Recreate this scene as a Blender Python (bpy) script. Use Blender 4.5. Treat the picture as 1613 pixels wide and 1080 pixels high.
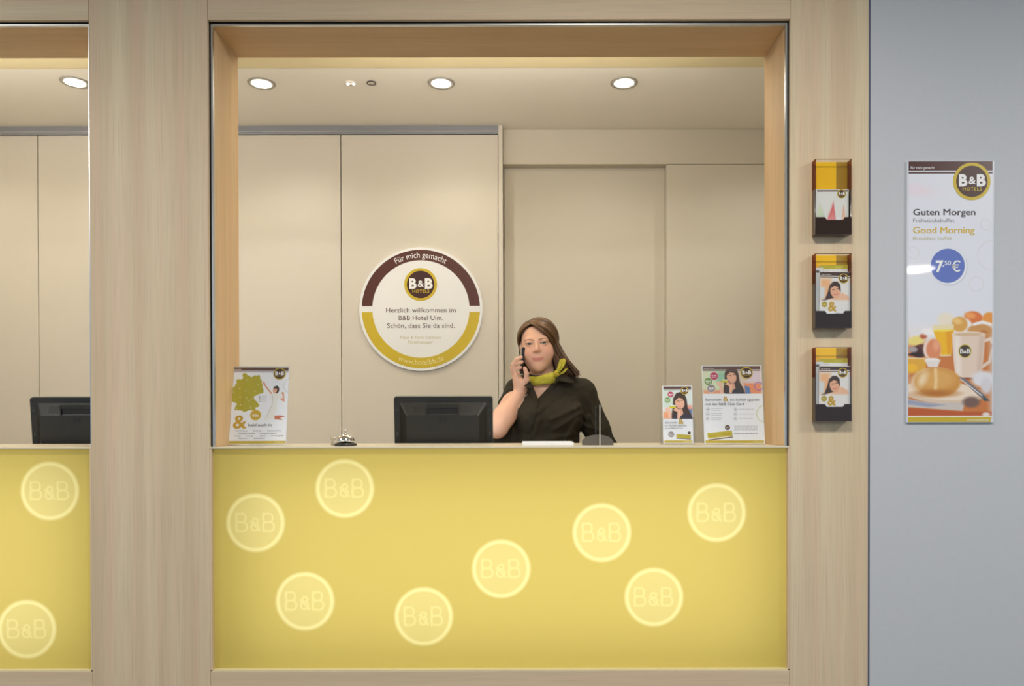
import bpy, bmesh, math, random
import numpy as np
from mathutils import Vector, Matrix, Euler
from mathutils.bvhtree import BVHTree

for o in list(bpy.data.objects):
    bpy.data.objects.remove(o, do_unlink=True)
S = bpy.context.scene
C = S.collection
R = math.radians
random.seed(7)
RNG = np.random.default_rng(7)

# ------------------------------------------------------------------ camera
W, H, F = 1613.0, 1080.0, 1200.0
PPX, PPY = 828.0, 669.0                       # principal point (lens shift)
CAM = Vector((0.0, -2.5, 1.20))
cd = bpy.data.cameras.new('camera')
cam = bpy.data.objects.new('camera', cd); C.objects.link(cam)
cd.sensor_width = 36.0
cd.lens = F / W * 36.0
cd.shift_x = (W / 2 - PPX) / W
cd.shift_y = (PPY - H / 2) / W
cd.clip_start = 0.05
cam.location = CAM
CROT = Matrix.Rotation(R(90 - 0.44), 3, 'X') @ Matrix.Rotation(R(-0.10), 3, 'Z')
cam.rotation_euler = CROT.to_euler()
S.camera = cam

def P(px, py, Y):
    """world point where the sight line of a photo pixel meets the depth plane y = Y"""
    d = CROT @ Vector(((px - PPX) / F, -(py - PPY) / F, -1.0))
    return CAM + d * ((Y - CAM.y) / d.y)

# ------------------------------------------------------------------ light
S.view_settings.view_transform = 'Standard'
S.view_settings.look = 'None'
S.view_settings.gamma = 1.0
S.view_settings.use_curve_mapping = False
S.view_settings.exposure = 0.25
wd = bpy.data.worlds.new('lobby_daylight'); S.world = wd
wd.use_nodes = True
bg = wd.node_tree.nodes['Background']
bg.inputs['Color'].default_value = (0.61, 0.80, 1.0, 1)
bg.inputs['Strength'].default_value = 0.46
CEIL_LAMP_W = 33.0        # lobby ceiling lamps
DOWN_W = 11.0             # recessed downlights behind the counter
FILL_BATTEN_W = 13.0           # unseen batten added behind the portal header as fill light
BOX_W = 3.15               # light box behind the yellow panel

def area(name, loc, rot, sx, sy, power, col, parent=None, shape='RECTANGLE', spread=180):
    l = bpy.data.lights.new(name, 'AREA'); l.shape = shape
    l.size = sx
    if shape in ('RECTANGLE', 'ELLIPSE'): l.size_y = sy
    l.energy = power; l.color = col; l.spread = R(spread)
    o = bpy.data.objects.new(name, l); C.objects.link(o)
    o.location = loc; o.rotation_euler = rot
    if parent: o.parent = parent
    return o

# ------------------------------------------------------------------ materials
def s2l(c):
    c = np.asarray(c, dtype=float) / 255.0
    return np.where(c <= 0.04045, c / 12.92, ((c + 0.055) / 1.055) ** 2.4)
def rgb(r, g, b): return tuple(float(v) for v in s2l((r, g, b))) + (1.0,)

def mat(name, col=(0.5, 0.5, 0.5, 1), rough=0.5, metal=0.0, coat=0.0, spec=0.5):
    m = bpy.data.materials.new(name); m.use_nodes = True
    b = m.node_tree.nodes['Principled BSDF']
    b.inputs['Base Color'].default_value = col
    b.inputs['Roughness'].default_value = rough
    b.inputs['Metallic'].default_value = metal
    b.inputs['Coat Weight'].default_value = coat
    b.inputs['Specular IOR Level'].default_value = spec
    return m
def bsdf(m): return m.node_tree.nodes['Principled BSDF']

def noisy(name, c1, c2, scale=(1, 1, 1), rough=0.5, detail=3, bump=0.0, coat=0.0, spec=0.5, nscale=5.0):
    m = mat(name, c1, rough, coat=coat, spec=spec); nt = m.node_tree; N = nt.nodes; L = nt.links
    tc = N.new('ShaderNodeTexCoord'); mp = N.new('ShaderNodeMapping'); mp.inputs['Scale'].default_value = scale
    nz = N.new('ShaderNodeTexNoise'); nz.inputs['Scale'].default_value = nscale; nz.inputs['Detail'].default_value = detail
    mx = N.new('ShaderNodeMix'); mx.data_type = 'RGBA'
    mx.inputs['A'].default_value = c1; mx.inputs['B'].default_value = c2
    L.new(tc.outputs['Object'], mp.inputs['Vector']); L.new(mp.outputs['Vector'], nz.inputs['Vector'])
    L.new(nz.outputs['Fac'], mx.inputs['Factor']); L.new(mx.outputs['Result'], bsdf(m).inputs['Base Color'])
    if bump:
        bp = N.new('ShaderNodeBump'); bp.inputs['Strength'].default_value = bump; bp.inputs['Distance'].default_value = 0.002
        L.new(nz.outputs['Fac'], bp.inputs['Height']); L.new(bp.outputs['Normal'], bsdf(m).inputs['Normal'])
    return m

def wood(name, axis, ca, cb, cc):
    """pale veneer: broad soft bands plus fine grain running along the axis (0 = x, 2 = z)"""
    m = mat(name, ca, 0.5, spec=0.35); nt = m.node_tree; N = nt.nodes; L = nt.links
    tc = N.new('ShaderNodeTexCoord')
    def nz(across, along, det):
        mp = N.new('ShaderNodeMapping'); sc = [across, across, across]; sc[axis] = along
        mp.inputs['Scale'].default_value = sc
        n = N.new('ShaderNodeTexNoise'); n.inputs['Scale'].default_value = 1.0; n.inputs['Detail'].default_value = det
        L.new(tc.outputs['Object'], mp.inputs['Vector']); L.new(mp.outputs['Vector'], n.inputs['Vector'])
        return n
    broad, fine, pink = nz(16, 0.35, 2), nz(330, 4.0, 3), nz(28, 0.5, 2)
    def ramp(n, lo, hi):
        r = N.new('ShaderNodeMapRange'); r.inputs['From Min'].default_value = lo; r.inputs['From Max'].default_value = hi
        L.new(n.outputs['Fac'], r.inputs['Value']); return r
    def mix(fac, a, b, amt=None):
        x = N.new('ShaderNodeMix'); x.data_type = 'RGBA'
        if amt is not None:
            k = N.new('ShaderNodeMath'); k.operation = 'MULTIPLY'; k.inputs[1].default_value = amt
            L.new(fac.outputs[0], k.inputs[0]); fac = k
        L.new(fac.outputs[0], x.inputs['Factor'])
        for s, v in (('A', a), ('B', b)):
            if isinstance(v, tuple): x.inputs[s].default_value = v
            else: L.new(v.outputs['Result'], x.inputs[s])
        return x
    m1 = mix(ramp(broad, 0.35, 0.65), ca, cb)
    m2 = mix(ramp(pink, 0.45, 0.75), m1, cc, 0.75)
    dark = tuple(v * 0.72 for v in cb[:3]) + (1,)
    m3 = mix(ramp(fine, 0.48, 0.8), m2, dark, 0.55)
    L.new(m3.outputs['Result'], bsdf(m).inputs['Base Color'])
    bp = N.new('ShaderNodeBump'); bp.inputs['Strength'].default_value = 0.08; bp.inputs['Distance'].default_value = 0.001
    L.new(fine.outputs['Fac'], bp.inputs['Height']); L.new(bp.outputs['Normal'], bsdf(m).inputs['Normal'])
    return m

def clear(name, tint=(0.985, 0.99, 0.99, 1), gloss=0.045):
    m = bpy.data.materials.new(name); m.use_nodes = True; nt = m.node_tree; N = nt.nodes; L = nt.links
    N.remove(N['Principled BSDF'])
    t = N.new('ShaderNodeBsdfTransparent'); t.inputs['Color'].default_value = tint
    g = N.new('ShaderNodeBsdfGlossy'); g.inputs['Roughness'].default_value = 0.03
    x = N.new('ShaderNodeMixShader'); x.inputs['Fac'].default_value = gloss
    L.new(t.outputs[0], x.inputs[1]); L.new(g.outputs[0], x.inputs[2]); L.new(x.outputs[0], N['Material Output'].inputs['Surface'])
    return m

def colattr(name, rough=0.5, coat=0.0, spec=0.5, attr='Col', sub=0.0):
    m = mat(name, rough=rough, coat=coat, spec=spec); N = m.node_tree.nodes
    a = N.new('ShaderNodeAttribute'); a.attribute_name = attr
    m.node_tree.links.new(a.outputs['Color'], bsdf(m).inputs['Base Color'])
    if sub:
        bsdf(m).inputs['Subsurface Weight'].default_value = sub
        bsdf(m).inputs['Subsurface Radius'].default_value = (0.012, 0.005, 0.003)
        bsdf(m).inputs['Subsurface Scale'].default_value = 1.0
    return m

def emit(name, col, strength):
    m = bpy.data.materials.new(name); m.use_nodes = True; N = m.node_tree.nodes
    N.remove(N['Principled BSDF']); e = N.new('ShaderNodeEmission')
    e.inputs['Color'].default_value = col; e.inputs['Strength'].default_value = strength
    m.node_tree.links.new(e.outputs[0], N['Material Output'].inputs['Surface']); return m

WA, WB, WC = rgb(222, 204, 172), rgb(210, 187, 155), rgb(222, 188, 162)
M = dict(
    wood_v=wood('pale_veneer_upright', 2, WA, WB, WC),
    wood_h=wood('pale_veneer_level', 0, WA, WB, WC),
    wood_in=wood('warm_veneer_upright', 2, rgb(222, 192, 148), rgb(212, 177, 130), rgb(222, 184, 142)),
    wood_in_h=wood('warm_veneer_level', 0, rgb(222, 192, 148), rgb(212, 177, 130), rgb(222, 184, 142)),
    core=mat('board_core', rgb(120, 105, 80), 0.8),
    alu=mat('brushed_aluminium', rgb(205, 208, 210), 0.32, 1.0),
    black=mat('black_gap', rgb(18, 16, 16), 0.7),
    bluegap=mat('dark_edge_profile', rgb(92, 98, 122), 0.5),
    wall_w=noisy('lobby_wall_paint', rgb(196, 199, 204), rgb(191, 194, 200), (1, 1, 1), 0.75, 4, 0.05, nscale=60),
    panel=noisy('cream_panel_paint', rgb(214, 206, 193), rgb(211, 203, 189), (1, 1, 1), 0.5, 3, 0.0, nscale=3),
    panel2=noisy('greige_wall_paint', rgb(208, 200, 184), rgb(205, 197, 180), (1, 1, 1), 0.6, 3, 0.0, nscale=3),
    ceil=noisy('ceiling_paint', rgb(244, 238, 227), rgb(241, 235, 223), (1, 1, 1), 0.8, 3, 0.03, nscale=80),
    ceil_strip=mat('yellowish_light_on_ceiling', rgb(230, 215, 172), 0.7),
    track=mat('grey_track', rgb(150, 152, 160), 0.45, 0.4),
    floor=noisy('stone_floor', rgb(98, 95, 92), rgb(84, 81, 78), (1, 1, 1), 0.35, 5, 0.02, nscale=9),
    floor_in=noisy('pale_vinyl_floor', rgb(214, 206, 192), rgb(204, 196, 182), (1, 1, 1), 0.5, 5, 0.02, nscale=9),
    counter=mat('counter_laminate', rgb(216, 205, 180), 0.35),
    white=mat('white_plastic', rgb(236, 236, 236), 0.35),
    paper=mat('white_paper', rgb(238, 239, 243), 0.6),
    brown=mat('brown_print', rgb(84, 42, 34), 0.4),
    brown_d=mat('dark_brown_print', rgb(66, 32, 28), 0.4),
    olive=mat('olive_print', rgb(205, 178, 44), 0.4),
    gold=mat('gold_print', rgb(200, 160, 40), 0.4),
    text_b=mat('brown_lettering', rgb(92, 66, 56), 0.5),
    text_g=mat('grey_lettering', rgb(120, 118, 120), 0.5),
    text_d=mat('dark_lettering', rgb(64, 50, 52), 0.5),
    text_y=mat('yellow_lettering', rgb(214, 178, 62), 0.5),
    text_p=mat('pale_lettering', rgb(190, 184, 136), 0.5),
    text_w=mat('white_lettering', rgb(242, 242, 242), 0.5),
    clear=clear('clear_acrylic'),
    smoke=clear('smoked_acrylic', (0.32, 0.30, 0.27, 1), 0.10),
    amber=clear('amber_acrylic', (1.0, 0.62, 0.04, 1), 0.06),
    amber_d=clear('deep_amber_acrylic', (0.52, 0.28, 0.04, 1), 0.08),
    pocket=mat('dark_brown_acrylic', rgb(46, 28, 20), 0.12, coat=0.5),
    plastic=noisy('black_plastic', rgb(38, 38, 35), rgb(30, 30, 28), (1, 1, 1), 0.42, 2, 0.15, nscale=400),
    plastic_d=mat('black_plastic_and_shade', rgb(14, 15, 18), 0.5),
    plastic_l=mat('grey_plastic_edge', rgb(150, 146, 130), 0.35),
    screen=emit('lit_screen', (0.85, 0.93, 1.0, 1), 1.6),
    chrome=mat('chrome', rgb(230, 230, 228), 0.08, 1.0),
    bellbase=mat('black_enamel', rgb(22, 24, 24), 0.12, coat=0.6),
    steel=mat('satin_steel', rgb(196, 188, 164), 0.5, 0.6),
    trim=mat('lamp_trim', rgb(168, 164, 156), 0.4, 0.5),
    bulb=emit('lamp_glow', (1.0, 0.92, 0.76, 1), 30.0),
    bulb_c=emit('lobby_lamp_glow', (1.0, 0.97, 0.92, 1), 6.0),
    led=emit('led_glow', (1.0, 0.98, 0.88, 1), 9.0),
    printm=colattr('printed_sheet', 0.5),
    gloss_print=colattr('glossy_print', 0.32, coat=0.35),
    skin=colattr('skin', 0.5, spec=0.35, sub=0.12),
    eye=colattr('eye_surface', 0.15),
    hair=colattr('brown_hair', 0.42, spec=0.4),
    shirt=noisy('dark_shirt_cloth', rgb(56, 50, 39), rgb(48, 43, 33), (1, 1, 1), 0.8, 2, 0.1, nscale=500, spec=0.2),
    trousers=mat('black_trousers', rgb(28, 27, 28), 0.85),
    shoe=mat('black_leather', rgb(20, 18, 18), 0.35),
    scarf=noisy('olive_scarf_cloth', rgb(196, 186, 62), rgb(168, 158, 44), (1, 1, 1), 0.75, 3, 0.2, nscale=60),
    button=mat('shirt_button', rgb(30, 26, 22), 0.3),
    phone=mat('black_phone', rgb(24, 25, 27), 0.3),
    phone_s=mat('phone_screen', rgb(88, 104, 104), 0.18),
    thread=mat('white_thread', rgb(196, 190, 170), 0.7),
)

# ------------------------------------------------------------------ mesh helpers
def link(name, me, m=None, parent=None, loc=None, rot=None):
    o = bpy.data.objects.new(name, me); C.objects.link(o)
    if m is not None and me is not None and not me.materials: me.materials.append(m)
    if parent: o.parent = parent
    if loc is not None: o.location = loc
    if rot is not None: o.rotation_euler = rot
    return o
def tag(o, label, cat=None, group=None, kind=None):
    o['label'] = label
    if cat: o['category'] = cat
    if group: o['group'] = group
    if kind: o['kind'] = kind
    return o
def thing(name, label, cat, loc=(0, 0, 0), rot=(0, 0, 0), group=None):
    o = link(name, None, loc=loc, rot=rot); return tag(o, label, cat, group)
def struct(o, label): o['kind'] = 'structure'; o['label'] = label; return o

def bm_mesh(name, bm, smooth=False):
    bmesh.ops.recalc_face_normals(bm, faces=bm.faces[:])
    me = bpy.data.meshes.new(name); bm.to_mesh(me); bm.free()
    if smooth: me.polygons.foreach_set('use_smooth', [True] * len(me.polygons))
    return me
def add_box(bm, x0, x1, y0, y1, z0, z1):
    v = [bm.verts.new((x, y, z)) for x in (x0, x1) for y in (y0, y1) for z in (z0, z1)]
    for f in ((0, 1, 3, 2), (4, 6, 7, 5), (0, 4, 5, 1), (2, 3, 7, 6), (0, 2, 6, 4), (1, 5, 7, 3)):
        bm.faces.new([v[i] for i in f])
def box(name, x0, x1, y0, y1, z0, z1, m, parent=None, bevel=0.0, seg=1):
    bm = bmesh.new(); add_box(bm, x0, x1, y0, y1, z0, z1)
    if bevel: bmesh.ops.bevel(bm, geom=bm.edges[:], offset=bevel, segments=seg, affect='EDGES', profile=0.5)
    return link(name, bm_mesh(name, bm, False), m, parent)
def prism_mesh(name, pts, y0, y1, bevel=0.0, seg=2, smooth=False):
    """outline in x,z given by pts, solid between y0 (front) and y1 (back)"""
    bm = bmesh.new()
    a = [bm.verts.new((x, y0, z)) for x, z in pts]; b = [bm.verts.new((x, y1, z)) for x, z in pts]
    n = len(pts); bm.faces.new(a); bm.faces.new(b[::-1])
    for i in range(n): bm.faces.new([a[i], b[i], b[(i + 1) % n], a[(i + 1) % n]])
    if bevel:
        e = [x for x in bm.edges if abs(x.verts[0].co.y - x.verts[1].co.y) < 1e-7 and min(x.verts[0].co.y, x.verts[1].co.y) <= min(y0, y1) + 1e-7]
        bmesh.ops.bevel(bm, geom=e, offset=bevel, segments=seg, affect='EDGES', profile=0.5)
    return bm_mesh(name, bm, smooth)
def prism(name, pts, y0, y1, m, parent=None, **k): return link(name, prism_mesh(name, pts, y0, y1, **k), m, parent)
def circle_pts(cx, cz, r, n=64, a0=0.0, a1=360.0, close=False):
    k = n if not close else n + 1
    return [(cx + r * math.cos(R(a0 + (a1 - a0) * i / n)), cz + r * math.sin(R(a0 + (a1 - a0) * i / n))) for i in range(k)]
def ring_sector(cx, cz, r0, r1, a0, a1, n=64):
    return circle_pts(cx, cz, r1, n, a0, a1, True) + circle_pts(cx, cz, r0, n, a1, a0, True)
def lathe_mesh(name, prof, n=48, axis='Z'):
    bm = bmesh.new(); rings = []
    for r, h in prof:
        if r < 1e-6: rings.append([bm.verts.new((0, 0, h))])
        else: rings.append([bm.verts.new((r * math.cos(2 * math.pi * i / n), r * math.sin(2 * math.pi * i / n), h)) for i in range(n)])
    for a, b in zip(rings, rings[1:]):
        for i in range(n):
            j = (i + 1) % n
            if len(a) == 1 and len(b) == 1: continue
            if len(a) == 1: bm.faces.new([a[0], b[i], b[j]])
            elif len(b) == 1: bm.faces.new([a[i], b[0], a[j]])
            else: bm.faces.new([a[i], b[i], b[j], a[j]])
    return bm_mesh(name, bm, True)
def tube_mesh(name, pts, rad, n=8, bm=None):
    own = bm is None
    if own: bm = bmesh.new()
    pts = [Vector(p) for p in pts]; rings = []; up = Vector((0.13, 0.31, 0.94)); m_ = len(pts)
    for i, p in enumerate(pts):
        t = (pts[min(i + 1, m_ - 1)] - pts[max(i - 1, 0)]).normalized()
        u = t.cross(up);
        if u.length < 1e-4: u = t.cross(Vector((1, 0, 0)))
        u.normalize(); w = t.cross(u); r = rad[i] if hasattr(rad, '__len__') else rad
        rings.append([bm.verts.new(p + u * (r * math.cos(2 * math.pi * k / n)) + w * (r * math.sin(2 * math.pi * k / n))) for k in range(n)])
    for a, b in zip(rings, rings[1:]):
        for k in range(n): bm.faces.new([a[k], a[(k + 1) % n], b[(k + 1) % n], b[k]])
    bm.faces.new(rings[0][::-1]); bm.faces.new(rings[-1])
    return bm_mesh(name, bm, True) if own else bm
def fast_mesh(name, V, Q, col=None, smooth=True):
    V = np.asarray(V, np.float32); Q = np.asarray(Q, np.int32); k = Q.shape[1]
    me = bpy.data.meshes.new(name)
    me.vertices.add(len(V)); me.vertices.foreach_set('co', V.ravel())
    me.loops.add(Q.size); me.loops.foreach_set('vertex_index', Q.ravel())
    me.polygons.add(len(Q)); me.polygons.foreach_set('loop_start', np.arange(0, Q.size, k, dtype=np.int32))
    me.update(calc_edges=True)
    me.polygons.foreach_set('use_smooth', np.full(len(Q), smooth))
    if col is not None:
        a = me.color_attributes.new('Col', 'FLOAT_COLOR', 'POINT')
        c4 = np.ones((len(V), 4), np.float32); c4[:, :3] = col
        a.data.foreach_set('color', c4.ravel())
    me.validate(); return me

# ------------------------------------------------------------------ lettering
def text_mesh(body, bold=0.0, spacing=1.0, res=3):
    cu = bpy.data.curves.new('lettering', 'FONT'); cu.body = body; cu.size = 1.0
    cu.resolution_u = res; cu.offset = bold; cu.space_character = spacing
    o = bpy.data.objects.new('lettering', cu); C.objects.link(o)
    dg = bpy.context.evaluated_depsgraph_get()
    me = bpy.data.meshes.new_from_object(o.evaluated_get(dg))
    bpy.data.objects.remove(o, do_unlink=True); bpy.data.curves.remove(cu)
    return me
def lettering(body, x0, x1, zb, cap, y, m, parent, bold=0.0, spacing=1.0, arc=None, name='lettering', dup=0.0):
    """letters facing -y; baseline zb, capital height cap, spanning x0..x1. arc = (cx, cz, r, upper)"""
    me = text_mesh(body, bold, spacing)
    n = len(me.vertices); co = np.zeros(n * 3, np.float32); me.vertices.foreach_get('co', co); co = co.reshape(-1, 3)
    xs, ys = co[:, 0], co[:, 1]
    sx = (x1 - x0) / max(xs.max() - xs.min(), 1e-6); sz = cap / 0.70
    X = x0 + (xs - xs.min()) * sx; Z = ys * sz
    if arc:
        cx, cz, r, upper = arc
        if upper: a = X / r; co[:, 0] = cx + (r + Z) * np.sin(a); co[:, 2] = cz + (r + Z) * np.cos(a)
        else: a = X / r; co[:, 0] = cx + (r - Z) * np.sin(a); co[:, 2] = cz - (r - Z) * np.cos(a)
    else:
        co[:, 0] = X; co[:, 2] = zb + Z
    co[:, 1] = y
    me.vertices.foreach_set('co', co.ravel()); me.update()
    me.materials.clear()
    if dup:                                              # heavier weight: the outline set twice, a hair apart
        bm = bmesh.new(); bm.from_mesh(me); bmesh.ops.translate(bm, verts=bm.verts[:], vec=(dup, -0.0001, 0)); bm.from_mesh(me); bm.to_mesh(me); bm.free()
    return link(name, me, m, parent)
def logo(parent, cx, cz, r, y, fine=True):
    """round brand roundel: olive ring, brown disc, B&B over HOTELS"""
    a = prism('logo_ring', circle_pts(cx, cz, r, 48), y - 0.0004, y, M['olive'], parent)
    prism('logo_disc', circle_pts(cx, cz, r * 0.835, 48), y - 0.0008, y - 0.0003, M['brown_d'], a)
    k = r / 25.7
    lettering('B', cx - 17.8 * k, cx - 6.3 * k, cz - 6.0 * k, 15.2 * k, y - 0.0012, M['text_w'], a, 0.045)
    lettering('B', cx + 6.6 * k, cx + 19.0 * k, cz - 6.0 * k, 15.2 * k, y - 0.0012, M['text_w'], a, 0.045)
    lettering('&', cx - 4.6 * k, cx + 5.4 * k, cz - 3.6 * k, 10.0 * k, y - 0.0012, M['text_w'], a, 0.02)
    if fine:
        lettering('HOTELS', cx - 12.8 * k, cx + 13.6 * k, cz - 12.9 * k, 4.8 * k, y - 0.0012, M['olive'], a, 0.02, 1.15)
    return a

# ------------------------------------------------------------------ printed pictures (flat ink on sheets, as point colours)
class Print:
    """canvas in photo-pixel units; x right, y down"""
    def __init__(s, x0, y0, x1, y1, step, bgc):
        s.x0, s.y0, s.x1, s.y1 = x0, y0, x1, y1
        s.nx = int(round((x1 - x0) / step)) + 1; s.ny = int(round((y1 - y0) / step)) + 1
        s.X, s.Y = np.meshgrid(np.linspace(x0, x1, s.nx), np.linspace(y0, y1, s.ny))
        s.I = np.empty((s.ny, s.nx, 3)); s.I[:] = bgc; s.step = step
    def put(s, d, col, soft=None, op=1.0):
        soft = soft or s.step
        a = np.clip(0.5 - d / soft, 0, 1)[..., None] * op
        s.I = s.I * (1 - a) + np.asarray(col, float) * a
    def ell(s, cx, cy, rx, ry, col, soft=None, ang=0.0, op=1.0):
        c, n = math.cos(R(ang)), math.sin(R(ang)); u = (s.X - cx) * c + (s.Y - cy) * n; v = -(s.X - cx) * n + (s.Y - cy) * c
        k = np.sqrt((u / rx) ** 2 + (v / ry) ** 2); s.put((k - 1) * min(rx, ry), col, soft, op)
    def ring(s, cx, cy, r, w, col, soft=None, op=1.0):
        s.put(np.abs(np.hypot(s.X - cx, s.Y - cy) - r) - w / 2, col, soft, op)
    def rect(s, a, b, c, d, col, soft=None, op=1.0):
        s.put(np.maximum(np.maximum(a - s.X, s.X - c), np.maximum(b - s.Y, s.Y - d)), col, soft, op)
    def poly(s, pts, col, soft=None, op=1.0):
        pts = [np.array(p, float) for p in pts]; d = np.full(s.X.shape, 1e9); ins = np.zeros(s.X.shape, bool)
        for i in range(len(pts)):
            a, b = pts[i], pts[i - 1]; e = b - a; wx, wy = s.X - a[0], s.Y - a[1]
            t = np.clip((wx * e[0] + wy * e[1]) / max(e @ e, 1e-9), 0, 1)
            d = np.minimum(d, np.hypot(wx - e[0] * t, wy - e[1] * t))
            c1 = (a[1] > s.Y) != (b[1] > s.Y)
            xi = a[0] + (s.Y - a[1]) * e[0] / (e[1] if abs(e[1]) > 1e-9 else 1e-9)
            ins ^= c1 & (s.X < xi)
        s.put(np.where(ins, -d, d), col, soft, op)
    def line(s, pts, w, col, soft=None, op=1.0):
        d = np.full(s.X.shape, 1e9)
        for a, b in zip(pts, pts[1:]):
            a = np.array(a, float); b = np.array(b, float); e = b - a; wx, wy = s.X - a[0], s.Y - a[1]
            t = np.clip((wx * e[0] + wy * e[1]) / max(e @ e, 1e-9), 0, 1)
            d = np.minimum(d, np.hypot(wx - e[0] * t, wy - e[1] * t))
        s.put(d - w / 2, col, soft, op)
    def mesh(s, name, x0, x1, z0, z1, y):
        """sheet spanning x0..x1, z0 (bottom)..z1 (top)"""
        X = x0 + (s.X - s.x0) / (s.x1 - s.x0) * (x1 - x0); Z = z1 - (s.Y - s.y0) / (s.y1 - s.y0) * (z1 - z0)
        V = np.stack([X, np.full_like(X, y), Z], -1).reshape(-1, 3)
        i = np.arange(s.nx * s.ny).reshape(s.ny, s.nx)
        Q = np.stack([i[:-1, :-1], i[1:, :-1], i[1:, 1:], i[:-1, 1:]], -1).reshape(-1, 4)
        return fast_mesh(name, V, Q, s2l(np.clip(s.I, 0, 255)).reshape(-1, 3), False)

# ------------------------------------------------------------------ structure
XL, XR = P(329, 540, 0).x, P(1244.5, 540, 0).x
XC, XK = P(142.5, 540, 0).x, P(1368, 540, 0).x
ZT, ZS, ZB = P(790, 30.5, 0).z, P(790, 703, 0).z, P(790, 1056, 0).z
ZC, ZCL = 2.77, 2.92                       # ceiling behind the counter, lobby ceiling
XLL = XC - (XR - XL)                       # far side of the neighbouring bay
RD = 0.245                                 # reveal depth
YB = 1.64                                  # back wall
def xb(px, Y, py=450): return P(px, py, Y).x
def zb_(py, Y, px=790): return P(px, py, Y).z

fl = box('floor', -3.6, 4.9, -7.5, 0.02, -0.05, 0.0, M['floor']); struct(fl, 'stone floor of the reception lobby')
fl2 = box('floor', -3.6, 2.0, 0.02, YB + 0.3, -0.05, 0.0, M['floor_in']); struct(fl2, 'pale floor behind the reception counter')
cl = box('ceiling', -3.6, 1.9, RD, YB + 0.3, ZC, ZC + 0.05, M['ceil']); struct(cl, 'cream ceiling behind the reception counter')
strip = box('yellow_lit_strip', -3.6, 1.9, RD, P(790, 107, 0.91).y, ZC - 0.004, ZC, M['ceil_strip'], cl)  # yellowish light along the ceiling's front edge, put into the strip's colour
c2 = box('ceiling', -3.6, 4.9, -7.5, 0.0, ZCL, ZCL + 0.05, M['ceil']); struct(c2, 'lobby ceiling in front of the counter')

# front wall: solid cores, veneer panels, reveal boards, shutter guide rails
bm = bmesh.new()
G = 0.0105
for a, b in ((XLL - 0.4, XLL - G), (XC + G, XL - G), (XR + G, XK - 0.004)): add_box(bm, a, b, 0.016, RD - 0.016, 0.0, ZCL)
for a, b in ((XLL - G, XC + G), (XL - G, XR + G)): add_box(bm, a, b, 0.016, RD - 0.016, ZT + G, ZCL)
wf = link('wall_front', bm_mesh('wall_front', bm), M['core']); struct(wf, 'pale wood portal wall framing the two counter openings')
TH = 0.0145
def vpanel(name, a, b, z0, z1, m): return box(name, a + 0.0004, b - 0.0004, 0.0, TH, z0, z1, M[m], wf, 0.0009)
vpanel('column_panel', XLL - 0.4, XLL, 0, ZCL, 'wood_v'); vpanel('column_panel', XC, XL, 0, ZCL, 'wood_v'); vpanel('column_panel', XR, XK, 0, ZCL, 'wood_v')
for a, b in ((XLL, XC), (XL, XR)):
    vpanel('header_panel', a, b, ZT, ZCL, 'wood_h'); vpanel('plinth_panel', a, b, 0.0, ZB, 'wood_h')
    # black shadow gap, aluminium guide and reveal lining
    g0, g1 = 0.0048, 0.0105
    def frame(name, i0, i1, y0, y1, m):
        bm = bmesh.new()
        add_box(bm, a + i0, a + i1, y0, y1, ZS + 0.0005, ZT - i0); add_box(bm, b - i1, b - i0, y0, y1, ZS + 0.0005, ZT - i0)
        add_box(bm, a + i1, b - i1, y0, y1, ZT - i1, ZT - i0)
        link(name, bm_mesh(name, bm), M[m], wf)
    frame('shadow_gap', -0.003, g0, TH + 0.004, TH + 0.010, 'black')
    frame('guide_rail', g0, g1, TH + 0.001, TH + 0.012, 'alu')
    yb0 = TH + 0.012
    box('reveal_board', a - 0.009, a + 0.0075, yb0, RD, ZS + 0.0005, ZT - 0.009, M['wood_in'], wf, 0.0005)
    box('reveal_board', b - 0.0075, b + 0.009, yb0, RD, ZS + 0.0005, ZT - 0.009, M['wood_in'], wf, 0.0005)
    box('head_board', a - 0.009, b + 0.009, yb0, RD, ZT - 0.0085, ZT + 0.009, M['wood_in_h'], wf, 0.0005)
# right lobby wall with dark edge profile
wr = box('wall_right', XK + 0.0065, 4.9, 0.002, 0.16, 0, ZCL, M['wall_w']); struct(wr, 'plain grey white lobby wall beside the wooden portal')
tr = box('trim_1', XK + 0.0002, XK + 0.0063, 0.004, 0.05, 0, ZCL, M['bluegap']); struct(tr, 'thin dark edge profile between wood column and lobby wall')

# back wall: slab, flush panels, track, post, recessed door leaf
wb = box('wall_back', -3.6, 1.9, YB + 0.075, YB + 0.3, 0, ZC, M['panel2']); struct(wb, 'back wall behind the reception with cream panels')
YP = YB - 0.045                             # faces of the left panels
zt_l = zb_(212.5, YP, 600); xpost0, xpost1 = xb(785.5, YP), xb(792, YP - 0.01)
seams = [-3.6, xb(60.5, YP), xb(537.5, YP), xpost0]
for a, b in zip(seams, seams[1:]):
    box('wall_panel', a + 0.0022, b - 0.0022, YP, YP + 0.02, 0.02, zt_l, M['panel'], wb, 0.0012)
box('panel_backing', -3.6, xpost0, YP + 0.021, YB + 0.074, 0, zt_l - 0.01, M['core'], wb)
tk = box('ceiling_track', -3.6, xpost0 - 0.001, YP - 0.004, YB + 0.07, zt_l + 0.003, ZC - 0.0005, M['track'], wb)
box('track_lip', -3.6, xpost0 - 0.001, YP - 0.008, YP - 0.0045, zt_l + 0.014, zt_l + 0.018, M['alu'], tk)
box('edge_post', xpost0, xpost1, YP - 0.01, YB + 0.07, 0, ZC - 0.0005, M['panel'], wb, 0.001)
xd = xb(1050, YB); zd = zb_(258.5, YB, 920)
box('lintel_panel', xpost1 + 0.001, 1.9, YB, YB + 0.074, zd, ZC - 0.001, M['panel2'], wb, 0.0012)
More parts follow.
